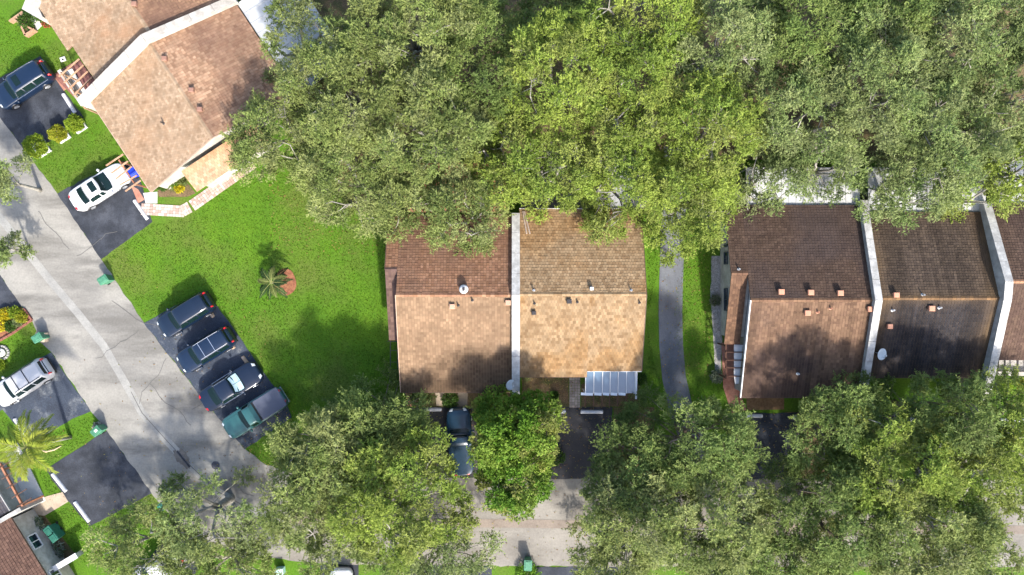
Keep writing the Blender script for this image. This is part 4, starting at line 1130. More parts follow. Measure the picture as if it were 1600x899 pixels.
def car(kind, px, py, ang, L, W, Hs, paint, label, name='parked_car', cat='car', rails=None, sunroof=False, crossbars=0, chrome=False, bed=None, group='parked cars', shade=False):  # shade: paints a pale sky reflection onto the windscreen
    """ang: picture direction of the bonnet in degrees, counter-clockwise from right"""
    pr_ = PROF[kind]
    b = P(px, py, .9); b.z = .024
    o = root(name, b, label, cat, group, math.radians(ang))
    def halfw(s):
        a = abs(s); return W / 2 * (1 - .06 * a ** 2 - .34 * max(0, (a - .74) / .26) ** 2.6)
    def section(s):
        w = halfw(s); zd = interp(s, pr_['deck']) * Hs; zr = interp(s, pr_['roof']) if pr_['roof'][0][0] < s < pr_['roof'][-1][0] else 0
        zr *= Hs; k = 0 if zr <= zd else min(1, (zr - zd) / (.42 * Hs))
        zt = max(zd, zr)
        zb = zd - .05 * (1 - k) - .02 * k
        wt = w * (.88 * (1 - k) + .70 * k)
        return w, zb, zt, wt, k
    SS = sorted(set([round(-1 + 2 * i / 40, 4) for i in range(41)] + [round(a, 4) for a, _ in pr_['roof'] if abs(a) < 1] + [-.985, .985, .965, -.965]))
    v, f = [], []
    def half(s):
        w, zb, zt, wt, k = section(s)
        e = max(0, (abs(s) - .93) / .07)
        zbot = .24 + .10 * e
        r = .055 * (1 - k) + .05 * k
        return [(w * .80, zbot), (w * .96, zbot + .04), (w * 1.0, .50), (w * .995, zb - .10), (w * .955, zb), (wt, zt - r * .7), (wt * .86, zt - .008), (wt * .45, zt + .018), (0, zt + .026)]
    for s in SS:
        h = half(s)
        ring = [(-y, z) for y, z in h] + [(y, z) for y, z in h[::-1][1:]]
        v += [(s * L / 2, y, z) for y, z in ring]
    n = 17
    for i in range(len(SS) - 1):
        for j in range(n - 1): f.append((i * n + j, i * n + j + 1, (i + 1) * n + j + 1, (i + 1) * n + j))
        f.append((i * n + n - 1, i * n, (i + 1) * n, (i + 1) * n + n - 1))
    f.append(tuple(range(n))[::-1]); m = (len(SS) - 1) * n; f.append(tuple(range(m, m + n)))
    f = [x[::-1] for x in f]
    bd = mesh_obj('body', v, f, paint, o, smooth=True)
    def top(s, q, up=.008):   # q -1..1 across the top surface
        w, zb, zt, wt, k = section(s); r = .055 * (1 - k) + .05 * k; a = abs(q)
        z = interp(a, [(0, zt + .026), (.45, zt + .018), (.86, zt - .008), (1, zt - r * .7)])
        return (s * L / 2, q * wt, z + up)
    def patch(nm, s0, s1, q0, q1, mat, up=.008, ns=6, nq=8, par=None, bow=0.0):
        vv, ff = [], []
        for i in range(ns + 1):
            for j in range(nq + 1):
                q_ = q0 + (q1 - q0) * j / nq; vv.append(top(s0 + (s1 - s0) * i / ns + bow * (.5 - q_ * q_), q_, up))
        for i in range(ns):
            for j in range(nq):
                q_ = (i * (nq + 1) + j, i * (nq + 1) + j + 1, (i + 1) * (nq + 1) + j + 1, (i + 1) * (nq + 1) + j)
                ff.append(q_ if (s1 > s0) != (q1 > q0) else q_[::-1])
        ff = [x[::-1] for x in ff] if False else ff
        return mesh_obj(nm, vv, ff, mat, par or o, smooth=True)
    w0, w1 = pr_['wind']
    patch('windshield', w0, w1, -.88, .88, CGLASS, .012, 8, 10, bow=.035)
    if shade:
        for q0, q1 in ((-.80, -.02), (.02, .80)): patch('sky_reflection', w0 - .03, w1 + .03, q0, q1, SKYREF, .020, 4, 5, bow=.035)  # sky mirrored in the windscreen, painted as two pale blue panels
    r0, r1 = pr_['rear']
    patch('rear_window', r0, r1, -.84, .84, CGLASS, .014, 6, 10, bow=(-.035 if kind == 'sedan' else 0))
    for sd in (-1, 1):
        for a0, a1 in pr_['side']:
            vv, ff = [], []
            for i in range(7):
                s = a0 + (a1 - a0) * i / 6; h = half(s); (y4, z4), (y5, z5) = h[4], h[5]
                for t in (.14, .9):
                    vv.append((s * L / 2, sd * (y4 + (y5 - y4) * t + .010), z4 + (z5 - z4) * t))
            for i in range(6): ff.append((2 * i, 2 * i + 2, 2 * i + 3, 2 * i + 1) if sd < 0 else (2 * i + 1, 2 * i + 3, 2 * i + 2, 2 * i))
            mesh_obj('side_window', vv, ff, CGLASS, o)
        patch('headlight', .90, .975, sd * .62, sd * .97, HEAD, .010, 3, 3)
        t0, t1 = pr_['tl']
        if kind == 'suv':
            mb = MB().box((-.955 * L / 2, sd * halfw(-.95) * .86, 1.0 * Hs), .17, .11, .26, 0, .035); mesh_obj('taillight', mb.v, mb.f, TAIL, o)
        else:
            patch('taillight', t0, t1, sd * .66, sd * 1.0, TAIL, .012, 3, 3)
        mb = MB().lathe((0, 0, 0), [(.02, -.09), (.10, -.05), (.11, .03), (.05, .09)], 10, .9, 1.1)
        ms = interp(.30, [(0, 0), (1, L / 2)]); w = halfw(.3)
        mesh_obj('mirror', [Vector(p_) + Vector((ms if kind != 'suv' else .36 * L / 2, sd * (w + .10), .98 * Hs)) for p_ in mb.v], mb.f, paint, o, smooth=True)
        for wx_ in (-.58, .62):
            c = Vector((wx_ * L / 2, sd * (W / 2 - .105), .33))
            mb = MB(); prof = [(.20, -.11), (.31, -.10), (.33, -.06), (.33, .06), (.31, .10), (.20, .112)]
            mb.lathe((0, 0, 0), prof, 24)
            rot = lambda p_: Vector((p_.x, p_.z * sd, p_.y)) + c
            tv = [rot(p_) for p_ in mb.v]
            ty = mesh_obj('wheel', tv, mb.f, RUBBER, o, smooth=True)
            mb = MB().lathe((0, 0, 0), [(.20, .08), (.20, .118), (.17, .112), (.05, .118), (.01, .12)], 20)
            for kk in range(5):
                aa = 2 * math.pi * kk / 5; mb.bar((.04 * math.cos(aa), .04 * math.sin(aa), .122), (.19 * math.cos(aa), .19 * math.sin(aa), .122), .05, .02)
            mesh_obj('rim', [rot(p_) for p_ in mb.v], mb.f, RIM, ty)
            mb = MB()
            arch = []
            for kk in range(13):
                aa = math.pi * kk / 12; arch.append((c.x + .40 * math.cos(aa), sd * (halfw(wx_) * .998), .33 + .40 * math.sin(aa)))
            mb.tube(arch, .025, 5); mesh_obj('wheel_arch', mb.v, mb.f, BLACKP if not chrome else paint, o)
        if rails:
            mb = MB().tube([top(-.78, sd * .93, .05), top(-.4, sd * .93, .07), top(.0, sd * .93, .07), top(.12, sd * .93, .04)], .022, 6)
            mesh_obj('roof_rail', mb.v, mb.f, rails, o)
        if chrome:
            pts_ = []
            for s in np.linspace(pr_['side'][0][0] - .03, pr_['side'][-1][1] + .06, 14):
                h = half(float(s)); pts_.append((s * L / 2, sd * (h[4][0] + .012), h[4][1]))
            mb = MB().tube(pts_, .018, 5); mesh_obj('chrome_strip', mb.v, mb.f, CHROME, o)
            pts_ = [(s * L / 2, sd * (half(float(s))[5][0] + .008), half(float(s))[5][1]) for s in np.linspace(pr_['side'][0][0] - .03, pr_['side'][-1][1] + .02, 14)]
            mb = MB().tube(pts_, .015, 5); mesh_obj('chrome_strip', mb.v, mb.f, CHROME, o)
    if sunroof: patch('sunroof', -.16, .04, -.62, .62, CGLASS, .012, 3, 6)
    for i in range(crossbars):
        s = (-.42, -.05, -.7)[i]
        mb = MB().bar(top(s, -.95, .07), top(s, .95, .07), .05, .03); mesh_obj('cross_bar', mb.v, mb.f, rails or BLACKP, o)
    # panel gaps of the bonnet and boot
    for q in (-.80, .80):
        e1 = .93; e0 = w0 + .03
        mb = MB().tube([top(e0 + (e1 - e0) * i / 6, q * (1 if i < 6 else .96), -.001) for i in range(7)], .008, 4); mesh_obj('bonnet_gap', mb.v, mb.f, BLACKP, o)
    mb = MB().tube([top(w0 + .02, q, .012) for q in (-.8, -.3, .1)], .012, 4).tube([top(w0 - .05, q, .016) for q in (-.05, .3, .75)], .012, 4)
    mesh_obj('wiper', mb.v, mb.f, BLACKP, o)
    mb = MB().bar((L / 2 * .985, -W * .28, .48), (L / 2 * .985, W * .28, .48), .05, .16); mesh_obj('grille', mb.v, mb.f, BLACKP, o)
    mb = MB().bar((-L / 2 * .99, -W * .38, .46), (-L / 2 * .99, W * .38, .46), .08, .20); mesh_obj('bumper', mb.v, mb.f, CHROME if kind == 'pickup' else BLACKP, o)
    if bed is not None:
        x0, x1 = -.965 * L / 2, -.16 * L / 2; hw = W * .43; zb_ = 1.07 * Hs
        mb = MB().box(((x0 + x1) / 2, 0, zb_ + .02), x1 - x0, hw * 2, .05, 0, .02); mesh_obj('bed_cover', mb.v, mb.f, bed, o)
        mb = MB().bar((x1 + .10, -hw, zb_ + .0), (x1 + .10, hw, zb_ + .0), .14, .05); mesh_obj('cab_gap', mb.v, mb.f, BLACKP, o)
    return o
SKYREF = plain('pale_sky_reflection', (.33, .46, .52), .5)
def paint(name, c, rough=.35, coat=.55): return plain(name, c, rough, var=.03, coat=coat, spec=.5)
NAVY = paint('navy_paint', (.003, .012, .034)); NAVY2 = paint('blue_black_paint', (.003, .010, .026)); BLK = paint('black_paint', (.002, .008, .024))
SLATE = paint('slate_paint', (.03, .04, .055)); WHT = paint('white_car_paint', (.60, .60, .61)); SILV = paint('silver_paint', (.42, .42, .43)); TEAL = paint('teal_paint', (.022, .090, .090)); TEALB = paint('deep_blue_paint', (.004, .022, .045))
car('suv', 33, 132, 213, 4.75, 1.90, .97, NAVY, 'dark blue SUV with chrome window line in the top left driveway', chrome=True, sunroof=True)
car('sedan', 153, 292, 33, 4.85, 1.86, 1.0, WHT, 'white sedan with sunroof parked under the pergola rafters', sunroof=True)
car('suv', 288, 492, 212, 4.6, 1.84, .98, NAVY2, 'topmost of the four parked cars, a dark blue SUV with plain roof')
car('suv', 320, 547, 212, 4.7, 1.86, 1.0, NAVY, 'dark blue SUV with white roof bars, second of four parked cars', rails=CHROME, crossbars=2)
car('sedan', 359, 605, 32, 5.05, 1.92, 1.0, BLK, 'black sedan with painted sky reflection on its windscreen, third of four parked cars', chrome=True, shade=True)
car('pickup', 397, 646, 212, 5.35, 1.88, 1.02, TEAL, 'teal green pickup truck with slate bed cover, lowest of four parked cars', 'pickup_truck', 'pickup', bed=plain('bed_cover_vinyl', (.07, .08, .115), .6))
car('suv', 33, 598, 213, 4.9, 1.90, 1.0, SILV, 'silver white SUV with dark roof bars at the left edge', rails=BLACKP, crossbars=2)
car('pickup', 719, 690, 94, 5.2, 1.90, 1.0, TEALB, 'dark blue pickup truck parked between two trees below the brown roof', 'pickup_truck', 'pickup')
car('sedan', 243, 893, 215, 4.7, 1.84, 1.0, SILV, 'silver car almost hidden under the bottom left tree')
car('sedan', 532, 938, 90, 4.7, 1.84, 1.0, WHT, 'white car whose nose just shows at the bottom edge')
# ------------------------------------------------------------------ plants
def np_mesh(name, V, quads, mat, parent, tint=None, smooth=False):
    me = bpy.data.meshes.new(name)
    V = np.ascontiguousarray(V, 'f'); F = np.ascontiguousarray(quads, 'i')
    me.vertices.add(len(V)); me.vertices.foreach_set('co', V.ravel())
    nf, k = F.shape
    me.loops.add(nf * k); me.loops.foreach_set('vertex_index', F.ravel())
    me.polygons.add(nf); me.polygons.foreach_set('loop_start', np.arange(0, nf * k, k, dtype='i'))
    me.update(calc_edges=True)
    me.materials.append(mat)
    if tint is not None:
        at = me.color_attributes.new('tint', 'FLOAT_COLOR', 'POINT')
        at.data.foreach_set('color', np.concatenate([tint, np.ones((len(tint), 1))], 1).astype('f').ravel())
    o = bpy.data.objects.new(name, me); col.objects.link(o)
    if parent is not None: o.parent = parent
    return o

def unit(a): return a / np.maximum(1e-6, np.linalg.norm(a, axis=-1, keepdims=True))

def leaves(rng, base, d, nrm, ln, wd):
    """leaf blades: base point, direction, facing, length, width -> one slim triangle pair each"""
    side = unit(np.cross(nrm, d))
    mid = base + d * ln[:, None] * .45
    tip = base + d * ln[:, None] - nrm * (ln * .12)[:, None]
    V = np.stack([base, mid - side * wd[:, None] / 2, tip, mid + side * wd[:, None] / 2], 1)
    return V.reshape(-1, 3)

def tri_leaves(base, d, nrm, ln, wd):
    """small leaves: one triangle each, blunt end at the stalk"""
    side = unit(np.cross(nrm, d)) * (wd / 2)[:, None]
    return np.stack([base - side, base + side, base + d * ln[:, None]], 1).reshape(-1, 3)

def spray_crown(rng, C, rad, outw, ns, nl, npad, ln, wd, droop, cols, yel, flat=.6):
    n = len(C)
    cl = np.array(cols)
    cc = cl[rng.integers(0, len(cl), n)] * rng.uniform(.75, 1.2, n)[:, None]
    young = rng.uniform(0, 1, n)
    # sprays that stick out of each leaf pad
    ci = np.repeat(np.arange(n), ns); m = len(ci)
    az = rng.uniform(0, 2 * np.pi, m); se = rng.uniform(-.15, .9, m); ce = np.sqrt(1 - se ** 2)
    d = unit(np.stack([ce * np.cos(az), ce * np.sin(az), se * flat], 1) + outw[ci] * .35)
    L = rad[ci] * rng.uniform(.7, 1.35, m)
    st = C[ci] + rng.normal(0, .12, (m, 3)) * rad[ci][:, None]
    si = np.repeat(np.arange(m), nl); q = m * nl
    t = np.tile((np.arange(nl) + .5) / nl, m) * .8 + .2 + rng.uniform(-.03, .03, q)
    pos = st[si] + d[si] * (L[si] * t)[:, None] + rng.normal(0, .035, (q, 3))
    pos[:, 2] -= droop * L[si] * t ** 2
    sgn = np.where(np.arange(q) % 2 == 0, 1., -1.)
    up = np.array([0, 0, 1.0]) + rng.normal(0, .5, (q, 3))
    sd = unit(np.cross(d[si], up))
    a = rng.uniform(.3, 1.3, q)
    ld = unit(d[si] * np.cos(a)[:, None] + sd * (np.sin(a) * sgn)[:, None] + rng.normal(0, .25, (q, 3)))
    nr = unit(up - ld * np.sum(up * ld, 1, keepdims=True))
    tip = np.clip((t - .5) * 1.8, 0, 1) * young[ci][si]
    # the pad itself: leaves over a lumpy dome
    pi = np.repeat(np.arange(n), npad); r_ = len(pi)
    u = unit(rng.normal(0, 1, (r_, 3))); u[:, 2] = np.abs(u[:, 2]) * 1.1 - .25; u = unit(u)
    ph = rng.uniform(0, 6.28, (n, 3))[pi]
    lump = 1 + .22 * np.sin(u[:, 0] * 5 + ph[:, 0]) + .22 * np.sin(u[:, 1] * 5 + ph[:, 1]) + .12 * np.sin(u[:, 2] * 7 + ph[:, 2])
    rr = rad[pi] * lump * rng.uniform(.5, 1.0, r_) ** .6 * .88
    pp = C[pi] + u * rr[:, None] * np.array([1, 1, flat])
    pu = u * .8 + np.array([0, 0, .75]) + rng.normal(0, .42, (r_, 3))
    pl = unit(u * .5 + rng.normal(0, .7, (r_, 3)))
    pn = unit(pu - pl * np.sum(pu * pl, 1, keepdims=True))
    base = np.concatenate([pos, pp]); ldd = np.concatenate([ld, pl]); nn = np.concatenate([nr, pn])
    k = rng.uniform(.7, 1.3, q + r_)
    V = tri_leaves(base, ldd, nn, ln * k, wd * k)
    tc = np.concatenate([cc[ci][si], cc[pi]]) * rng.uniform(.78, 1.22, q + r_)[:, None]
    y = np.concatenate([tip, young[pi] * rng.uniform(0, .6, r_)])[:, None]
    tc = tc * (1 - y * .6) + np.array(yel) * y * .6
    return V, np.repeat(tc, 3, 0), st, d, L

def tubes_np(segs, n=5):
    """segs: list of (points list, radii list)"""
    mb = MB()
    for p, r in segs: mb.tube(p, r, n)
    return mb

PAL = {
 'olive': ([(.182, .230, .062), (.205, .250, .072), (.150, .202, .052), (.214, .246, .086)], (.31, .33, .115)),
 'lime':  ([(.192, .262, .042), (.220, .286, .048), (.164, .236, .038), (.224, .268, .060)], (.30, .335, .070)),
 'grey':  ([(.178, .236, .074), (.202, .252, .086), (.150, .208, .064), (.210, .250, .096)], (.30, .335, .125)),
 'deep':  ([(.135, .194, .048), (.160, .216, .056), (.116, .172, .044)], (.26, .30, .085)),
 'broad': ([(.100, .205, .016), (.128, .228, .022), (.078, .165, .014), (.160, .240, .034), (.19, .21, .05)], (.21, .29, .033)),
}
NTREE = [0]; LEAFN = [0]
def tree(px, py, rx, ry, top, label, pal='olive', edge=5.0, dens=1.0, clump=.92, broad=False, group='shade trees', name='shade_tree', seed=None, gaps=0.0, trunk_h=2.2):
    """crown centre and half-widths in picture pixels at height edge"""
    NTREE[0] += 1
    rng = np.random.default_rng(seed if seed is not None else 100 + NTREE[0])
    c = P(px, py, edge); sc = (CAMH - edge) / CAMH / K
    RX, RY = (rx * sc - .15, ry * sc - .15) if broad else (rx * sc * 1.10 - .1, ry * sc * 1.10 - .1)
    base = Vector((c.x, c.y, 0))
    o = root(name, base, label, 'tree', group)
    ph = rng.uniform(0, 6.28, 4); am = rng.uniform(.04, .12, 4)
    def outline(th): return 1 + sum(am[i] * np.sin((i + 2) * th + ph[i]) for i in range(4))
    area = math.pi * RX * RY
    n = max(10, int(area / (clump ** 2 * 1.12) * dens * (1 - gaps)))
    # the crown is made of rounded boughs with gaps between them
    nlob = max(4, int(area / (2.6 if broad else 4.4))); LB = []
    while len(LB) < nlob:
        best, bd = None, -1
        for _ in range(8):
            th = rng.uniform(0, 6.28); r = math.sqrt(rng.uniform(0, 1)) * outline(th) * .9
            q = np.array([r * math.cos(th) * RX, r * math.sin(th) * RY])
            dm = min([np.hypot(*(q - p)) for p in LB], default=9)
            if dm > bd: best, bd = q, dm
        LB.append(best)
    LB = np.array(LB); LH = rng.normal(0, .45, nlob); LR = math.sqrt(area / nlob / math.pi) * 1.2
    pts = []
    while len(pts) < n:
        best, bd = None, -1
        for _ in range(6):
            th = rng.uniform(0, 6.28); r = math.sqrt(rng.uniform(0, 1)) * outline(th) * .93
            q = np.array([r * math.cos(th) * RX, r * math.sin(th) * RY])
            dm = min([np.hypot(*(q - p[:2])) for p in pts], default=9) if len(pts) < 260 else 1
            if dm > bd: best, bd, rb = q, dm, r
        z = edge - .9 + (top - edge + .9 - clump * .5) * math.sqrt(max(0, 1 - min(1, rb) ** 2 * .92))
        z -= abs(rng.normal(0, .10)) * (top - edge + .8) + (rng.uniform(0, 1) < .15) * rng.uniform(.6, 1.8)
        dl = np.hypot(LB[:, 0] - best[0], LB[:, 1] - best[1]); li = int(dl.argmin()); ro = dl[li] / LR
        best = best + (LB[li] - best) * .16
        z += LH[li] + 1.0 * (1 - ro ** 2) - .55 - (1.0 if ro > .85 else 0)
        pts.append(np.array([best[0], best[1], max(1.2, z)]))
    C = np.array(pts)
    rad = clump * rng.uniform(.72, 1.22, n)
    cen = np.array([0, 0, edge - 2.0])
    outw = unit(C - cen)
    cols, yel = PAL[pal]
    if broad: V, T, st, d, L = spray_crown(rng, C, rad * .9, outw, 6, 8, 460, .17, .13, .10, cols, yel, .8)
    else: V, T, st, d, L = spray_crown(rng, C, rad, outw, 17, 17, 230, .175, .080, .20, cols, yel)
    F = np.arange(len(V)).reshape(-1, 3); LEAFN[0] += len(F)
    np_mesh('crown', V, F, LEAFG if broad else LEAF, o, T)
    # trunk and limbs
    lean = rng.normal(0, .15, 2)
    fork = Vector((lean[0], lean[1], trunk_h))
    r0 = min(.10 + .028 * math.sqrt(area), .045 * math.sqrt(area))
    mb = MB().tube([(0, 0, -.1), (lean[0] * .2, lean[1] * .2, .5), (lean[0] * .7, lean[1] * .7, trunk_h * .7), fork + Vector((0, 0, .15))], [r0 * 1.5, r0 * 1.05, r0 * .95, r0 * .8], 10)
    bark = BARKD if (broad or pal == 'deep') else BARK
    mesh_obj('trunk', mb.v, mb.f, bark, o, smooth=True)
    k = max(4, min(8, n // 9)); mb = MB()
    ang0 = rng.uniform(0, 6.28); nodes = []
    for i in range(k):
        th = ang0 + 6.28 * i / k + rng.uniform(-.25, .25); rr = rng.uniform(.38, .62)
        e = Vector((math.cos(th) * RX * rr, math.sin(th) * RY * rr, edge + (top - edge) * rng.uniform(.0, .45)))
        m1 = fork.lerp(e, .35) + Vector((rng.normal(0, .2), rng.normal(0, .2), -.15)); m2 = fork.lerp(e, .7) + Vector((rng.normal(0, .25), rng.normal(0, .25), .15))
        mb.tube([fork, m1, m2, e], [r0 * .6, r0 * .45, r0 * .34, r0 * .22], 7); nodes += [(m1, r0 * .4), (m2, r0 * .3), (e, r0 * .2)]
    mesh_obj('limbs', mb.v, mb.f, bark, o, smooth=True)
    mb = MB()
    for p_ in C:
        q = Vector(p_); nd, rn = min(nodes, key=lambda a: (a[0] - q).length + max(0, a[0].z - q.z) * 1.5)
        mid = nd.lerp(q, .5) + Vector((rng.normal(0, .15), rng.normal(0, .15), rng.normal(.1, .12)))
        mb.tube([nd, mid, q], [min(.07, rn * .7), .040, .018], 5)
    vv = np.array([tuple(a) for a in mb.v]); 
    # twigs: slim three-sided prisms along some sprays
    sel = rng.random(len(st)) < .33
    s_, d_, L_ = st[sel], d[sel], L[sel][:, None]
    u = unit(np.cross(d_, np.array([.3, .2, 1.0]))); w = np.cross(d_, u)
    e_ = s_ + d_ * L_ * .8; e_[:, 2] -= .14 * L_[:, 0]
    rad_ = .016
    tri = [(1, 0), (-.5, .87), (-.5, -.87)]
    TV = np.stack([s_ + u * a * rad_ + w * b * rad_ for a, b in tri] + [e_ + u * a * rad_ * .4 + w * b * rad_ * .4 for a, b in tri], 1).reshape(-1, 3)
    m = len(s_); k0 = np.arange(m)[:, None] * 6
    TF = np.concatenate([k0 + np.array([[0, 1, 4, 3]]), k0 + np.array([[1, 2, 5, 4]]), k0 + np.array([[2, 0, 3, 5]])])
    f4 = np.array([f for f in mb.f if len(f) == 4])
    np_mesh('branches', np.concatenate([vv, TV]), np.concatenate([f4, TF + len(vv)]), bark, o)['kind'] = 'stuff'
    return o

NB = 'trees behind the townhouses'; SF = 'trees along the front street'
for a in (
 (474, 66, 66, 66, 7.0, 'sparse olive tree over the white patio roof at upper left', 'olive', 4.6, .6),
 (452, 215, 78, 70, 7.6, 'olive tree overhanging the rear of the slanted tan house and paver path', 'olive', 4.6, .95),
 (545, 150, 88, 92, 9.6, 'tall olive tree just right of the white pan patio roof', 'olive', 6.2, 1.0),
 (560, 285, 92, 72, 7.8, 'wide olive tree spreading over the upper end of the big lawn', 'olive', 4.6, 1.0),
 (640, 52, 96, 88, 10.0, 'pale olive tree at the top edge left of centre', 'olive', 6.4, 1.0),
 (672, 205, 90, 80, 9.4, 'olive tree above the brown slatted pergola', 'olive', 6.2, .95),
 (640, 310, 62, 50, 6.8, 'olive tree hanging over the rear left corner of the brown roof', 'olive', 4.9, .95),
 (728, 338, 56, 56, 7.4, 'olive tree whose pointed bough hangs over the brown roof', 'olive', 5.4, 1.05),
 (745, 100, 76, 104, 8.6, 'dark green tree in the hollow between olive and lime crowns, top', 'deep', 5.4, .95),
 (790, 250, 55, 70, 7.6, 'lime green tree behind the firewall between brown and tan roofs', 'lime', 5.4, 1.0),
 (858, 20, 70, 50, 6.6, 'low dark green tree at the top edge above the centre', 'deep', 4.6, 1.0),
 (876, 120, 80, 84, 10.4, 'large rounded lime green tree above the tan house', 'lime', 6.6, 1.0),
 (870, 268, 70, 62, 7.8, 'lime green tree hanging over the left rear of the tan roof', 'lime', 5.2, 1.0),
 (965, 290, 70, 66, 8.2, 'lime green tree hanging over the right rear of the tan roof', 'lime', 5.2, 1.05),
 (990, 165, 80, 76, 9.6, 'lime green tree right of the large rounded one', 'lime', 6.4, 1.0),
 (1000, 40, 92, 70, 10.2, 'lime green tree at the top edge right of centre', 'lime', 6.6, 1.0),
 (1072, 318, 68, 78, 8.0, 'lime green tree over the upper end of the footpath', 'lime', 4.9, 1.08),
 (1110, 200, 80, 84, 9.4, 'lime green tree north of the footpath', 'lime', 6.2, 1.0),
 (1130, 70, 84, 84, 10.2, 'yellowish tree with bare twigs at the top right of centre', 'grey', 6.4, .95),
 (1190, 285, 58, 52, 6.6, 'thin grey green tree over the rear left of the dark brown roof', 'grey', 4.8, .8),
 (1240, 175, 84, 76, 9.0, 'grey green tree around the small pale shed', 'grey', 6.0, .9),
 (1265, 50, 92, 72, 10.0, 'deep green tree at the top edge in the right half', 'deep', 6.4, 1.0),
 (1300, 252, 60, 42, 6.8, 'grey green tree over the white patio roof of the end house', 'grey', 4.9, .8),
 (1365, 130, 98, 94, 10.2, 'broad grey green tree in the upper right', 'grey', 6.6, 1.0),
 (1412, 292, 66, 62, 7.6, 'grey green tree whose bough droops onto the nearly black roof', 'grey', 5.2, 1.05),
 (1395, 15, 88, 56, 9.6, 'dark grey green tree at the top edge upper right', 'deep', 6.4, 1.0),
 (1490, 60, 98, 90, 10.4, 'feathery pale tree near the top right corner', 'grey', 6.6, 1.0),
 (1480, 200, 96, 84, 9.4, 'pale grey green tree beside the white patio roofs', 'grey', 6.2, 1.0),
 (1530, 300, 62, 44, 6.8, 'yellow green tree over the second pale firewall', 'lime', 4.9, .65),
 (1592, 130, 78, 92, 9.8, 'grey green tree cut by the upper right edge', 'grey', 6.2, 1.0),
 (1600, 268, 62, 52, 7.0, 'yellow green tree cut by the right edge above the last roof', 'lime', 5.0, .85)):
    tree(*a, group=NB)
for a in (
 (532, 712, 98, 92, 6.6, 'large olive tree right of the teal pickup on the corner of the lawn', 'olive', 3.6, 1.05),
 (622, 768, 104, 96, 8.2, 'large yellow olive tree over the street left of the bright broadleaf tree', 'lime', 4.4, 1.05),
 (596, 650, 80, 56, 5.4, 'dark olive tree at the lower left corner of the brown roof', 'deep', 3.0, 1.0),
 (480, 790, 66, 62, 6.6, 'olive tree at the bend of the road', 'olive', 4.0, .9),
 (680, 872, 78, 42, 6.4, 'wispy grey green tree at the bottom edge left of the lone bin', 'grey', 4.2, .85),
 (545, 860, 78, 34, 6.0, 'olive tree at the bottom edge over the driveway', 'olive', 4.0, .55),
 (325, 805, 92, 58, 6.0, 'sparse feathery tree over the bend with road showing through', 'grey', 4.0, .50),
 (235, 850, 84, 52, 6.6, 'feathery yellow tree left of the bend at the bottom', 'olive', 4.0, .72),
 (345, 885, 92, 46, 6.2, 'feathery tree at the bottom edge under the bend', 'olive', 4.0, .80),
 (980, 732, 54, 74, 7.6, 'deep green tree over the driveway of the tan house', 'deep', 4.2, 1.0),
 (1000, 800, 90, 88, 8.6, 'olive tree beside the street at lower centre', 'olive', 4.8, 1.0),
 (1085, 685, 84, 74, 8.4, 'deep green tree over the lower end of the footpath', 'deep', 4.6, 1.0),
 (1110, 800, 90, 86, 9.0, 'yellow olive tree with dark bare limbs, lower right of centre', 'olive', 5.2, .85),
 (960, 872, 66, 40, 6.8, 'olive tree at the bottom edge right of the lone bin', 'olive', 4.4, 1.0),
 (1160, 872, 90, 52, 7.6, 'deep green tree at the bottom edge right of centre', 'deep', 4.6, 1.0),
 (1295, 670, 76, 78, 8.0, 'deep green tree in front of the dark brown end house', 'deep', 4.8, 1.0),
 (1380, 720, 92, 92, 9.4, 'tall yellow green tree in front of the first pale firewall', 'lime', 5.4, 1.0),
 (1455, 650, 84, 68, 8.0, 'green tree at the front eave of the nearly black roof', 'deep', 4.8, 1.0),
 (1285, 798, 92, 88, 8.6, 'deep green tree over the street right of the bare limbed one', 'deep', 5.0, 1.0),
 (1425, 828, 104, 86, 9.4, 'broad yellow olive tree over the street at lower right', 'olive', 5.6, 1.0),
 (1505, 745, 82, 88, 8.8, 'yellow green tree left of the bare concrete at the right edge', 'lime', 5.4, 1.0),
 (1570, 670, 68, 74, 7.6, 'green tree cut by the right edge below the last roof', 'lime', 4.8, 1.0),
 (1525, 868, 60, 52, 7.6, 'olive tree at the bottom right corner', 'olive', 5.0, .9),
 (1265, 882, 84, 50, 7.0, 'olive tree at the bottom edge in the right half', 'olive', 4.6, .9)):
    tree(*a, group=SF)
tree(778, 668, 44, 60, 7.4, 'bright green broadleaf tree right of the dark blue pickup, left crown', 'broad', 4.6, 1.7, .95, True, 'bright broadleaf trees', 'broadleaf_tree')
tree(834, 662, 42, 56, 7.2, 'bright green broadleaf tree at the left of the tan house driveway', 'broad', 4.6, 1.7, .95, True, 'bright broadleaf trees', 'broadleaf_tree')
tree(806, 748, 62, 54, 7.2, 'bright green broadleaf tree nearest the street', 'broad', 4.4, 1.7, .95, True, 'bright broadleaf trees', 'broadleaf_tree')
tree(4, 285, 34, 34, 5.6, 'small sparse tree at the left edge above the road', 'grey', 4.0, .55, .85, False, 'small street trees')
tree(-12, 390, 22, 22, 5.2, 'twig ends of a small tree at the left edge over the road', 'grey', 4.0, .7, .7, False, 'small street trees')

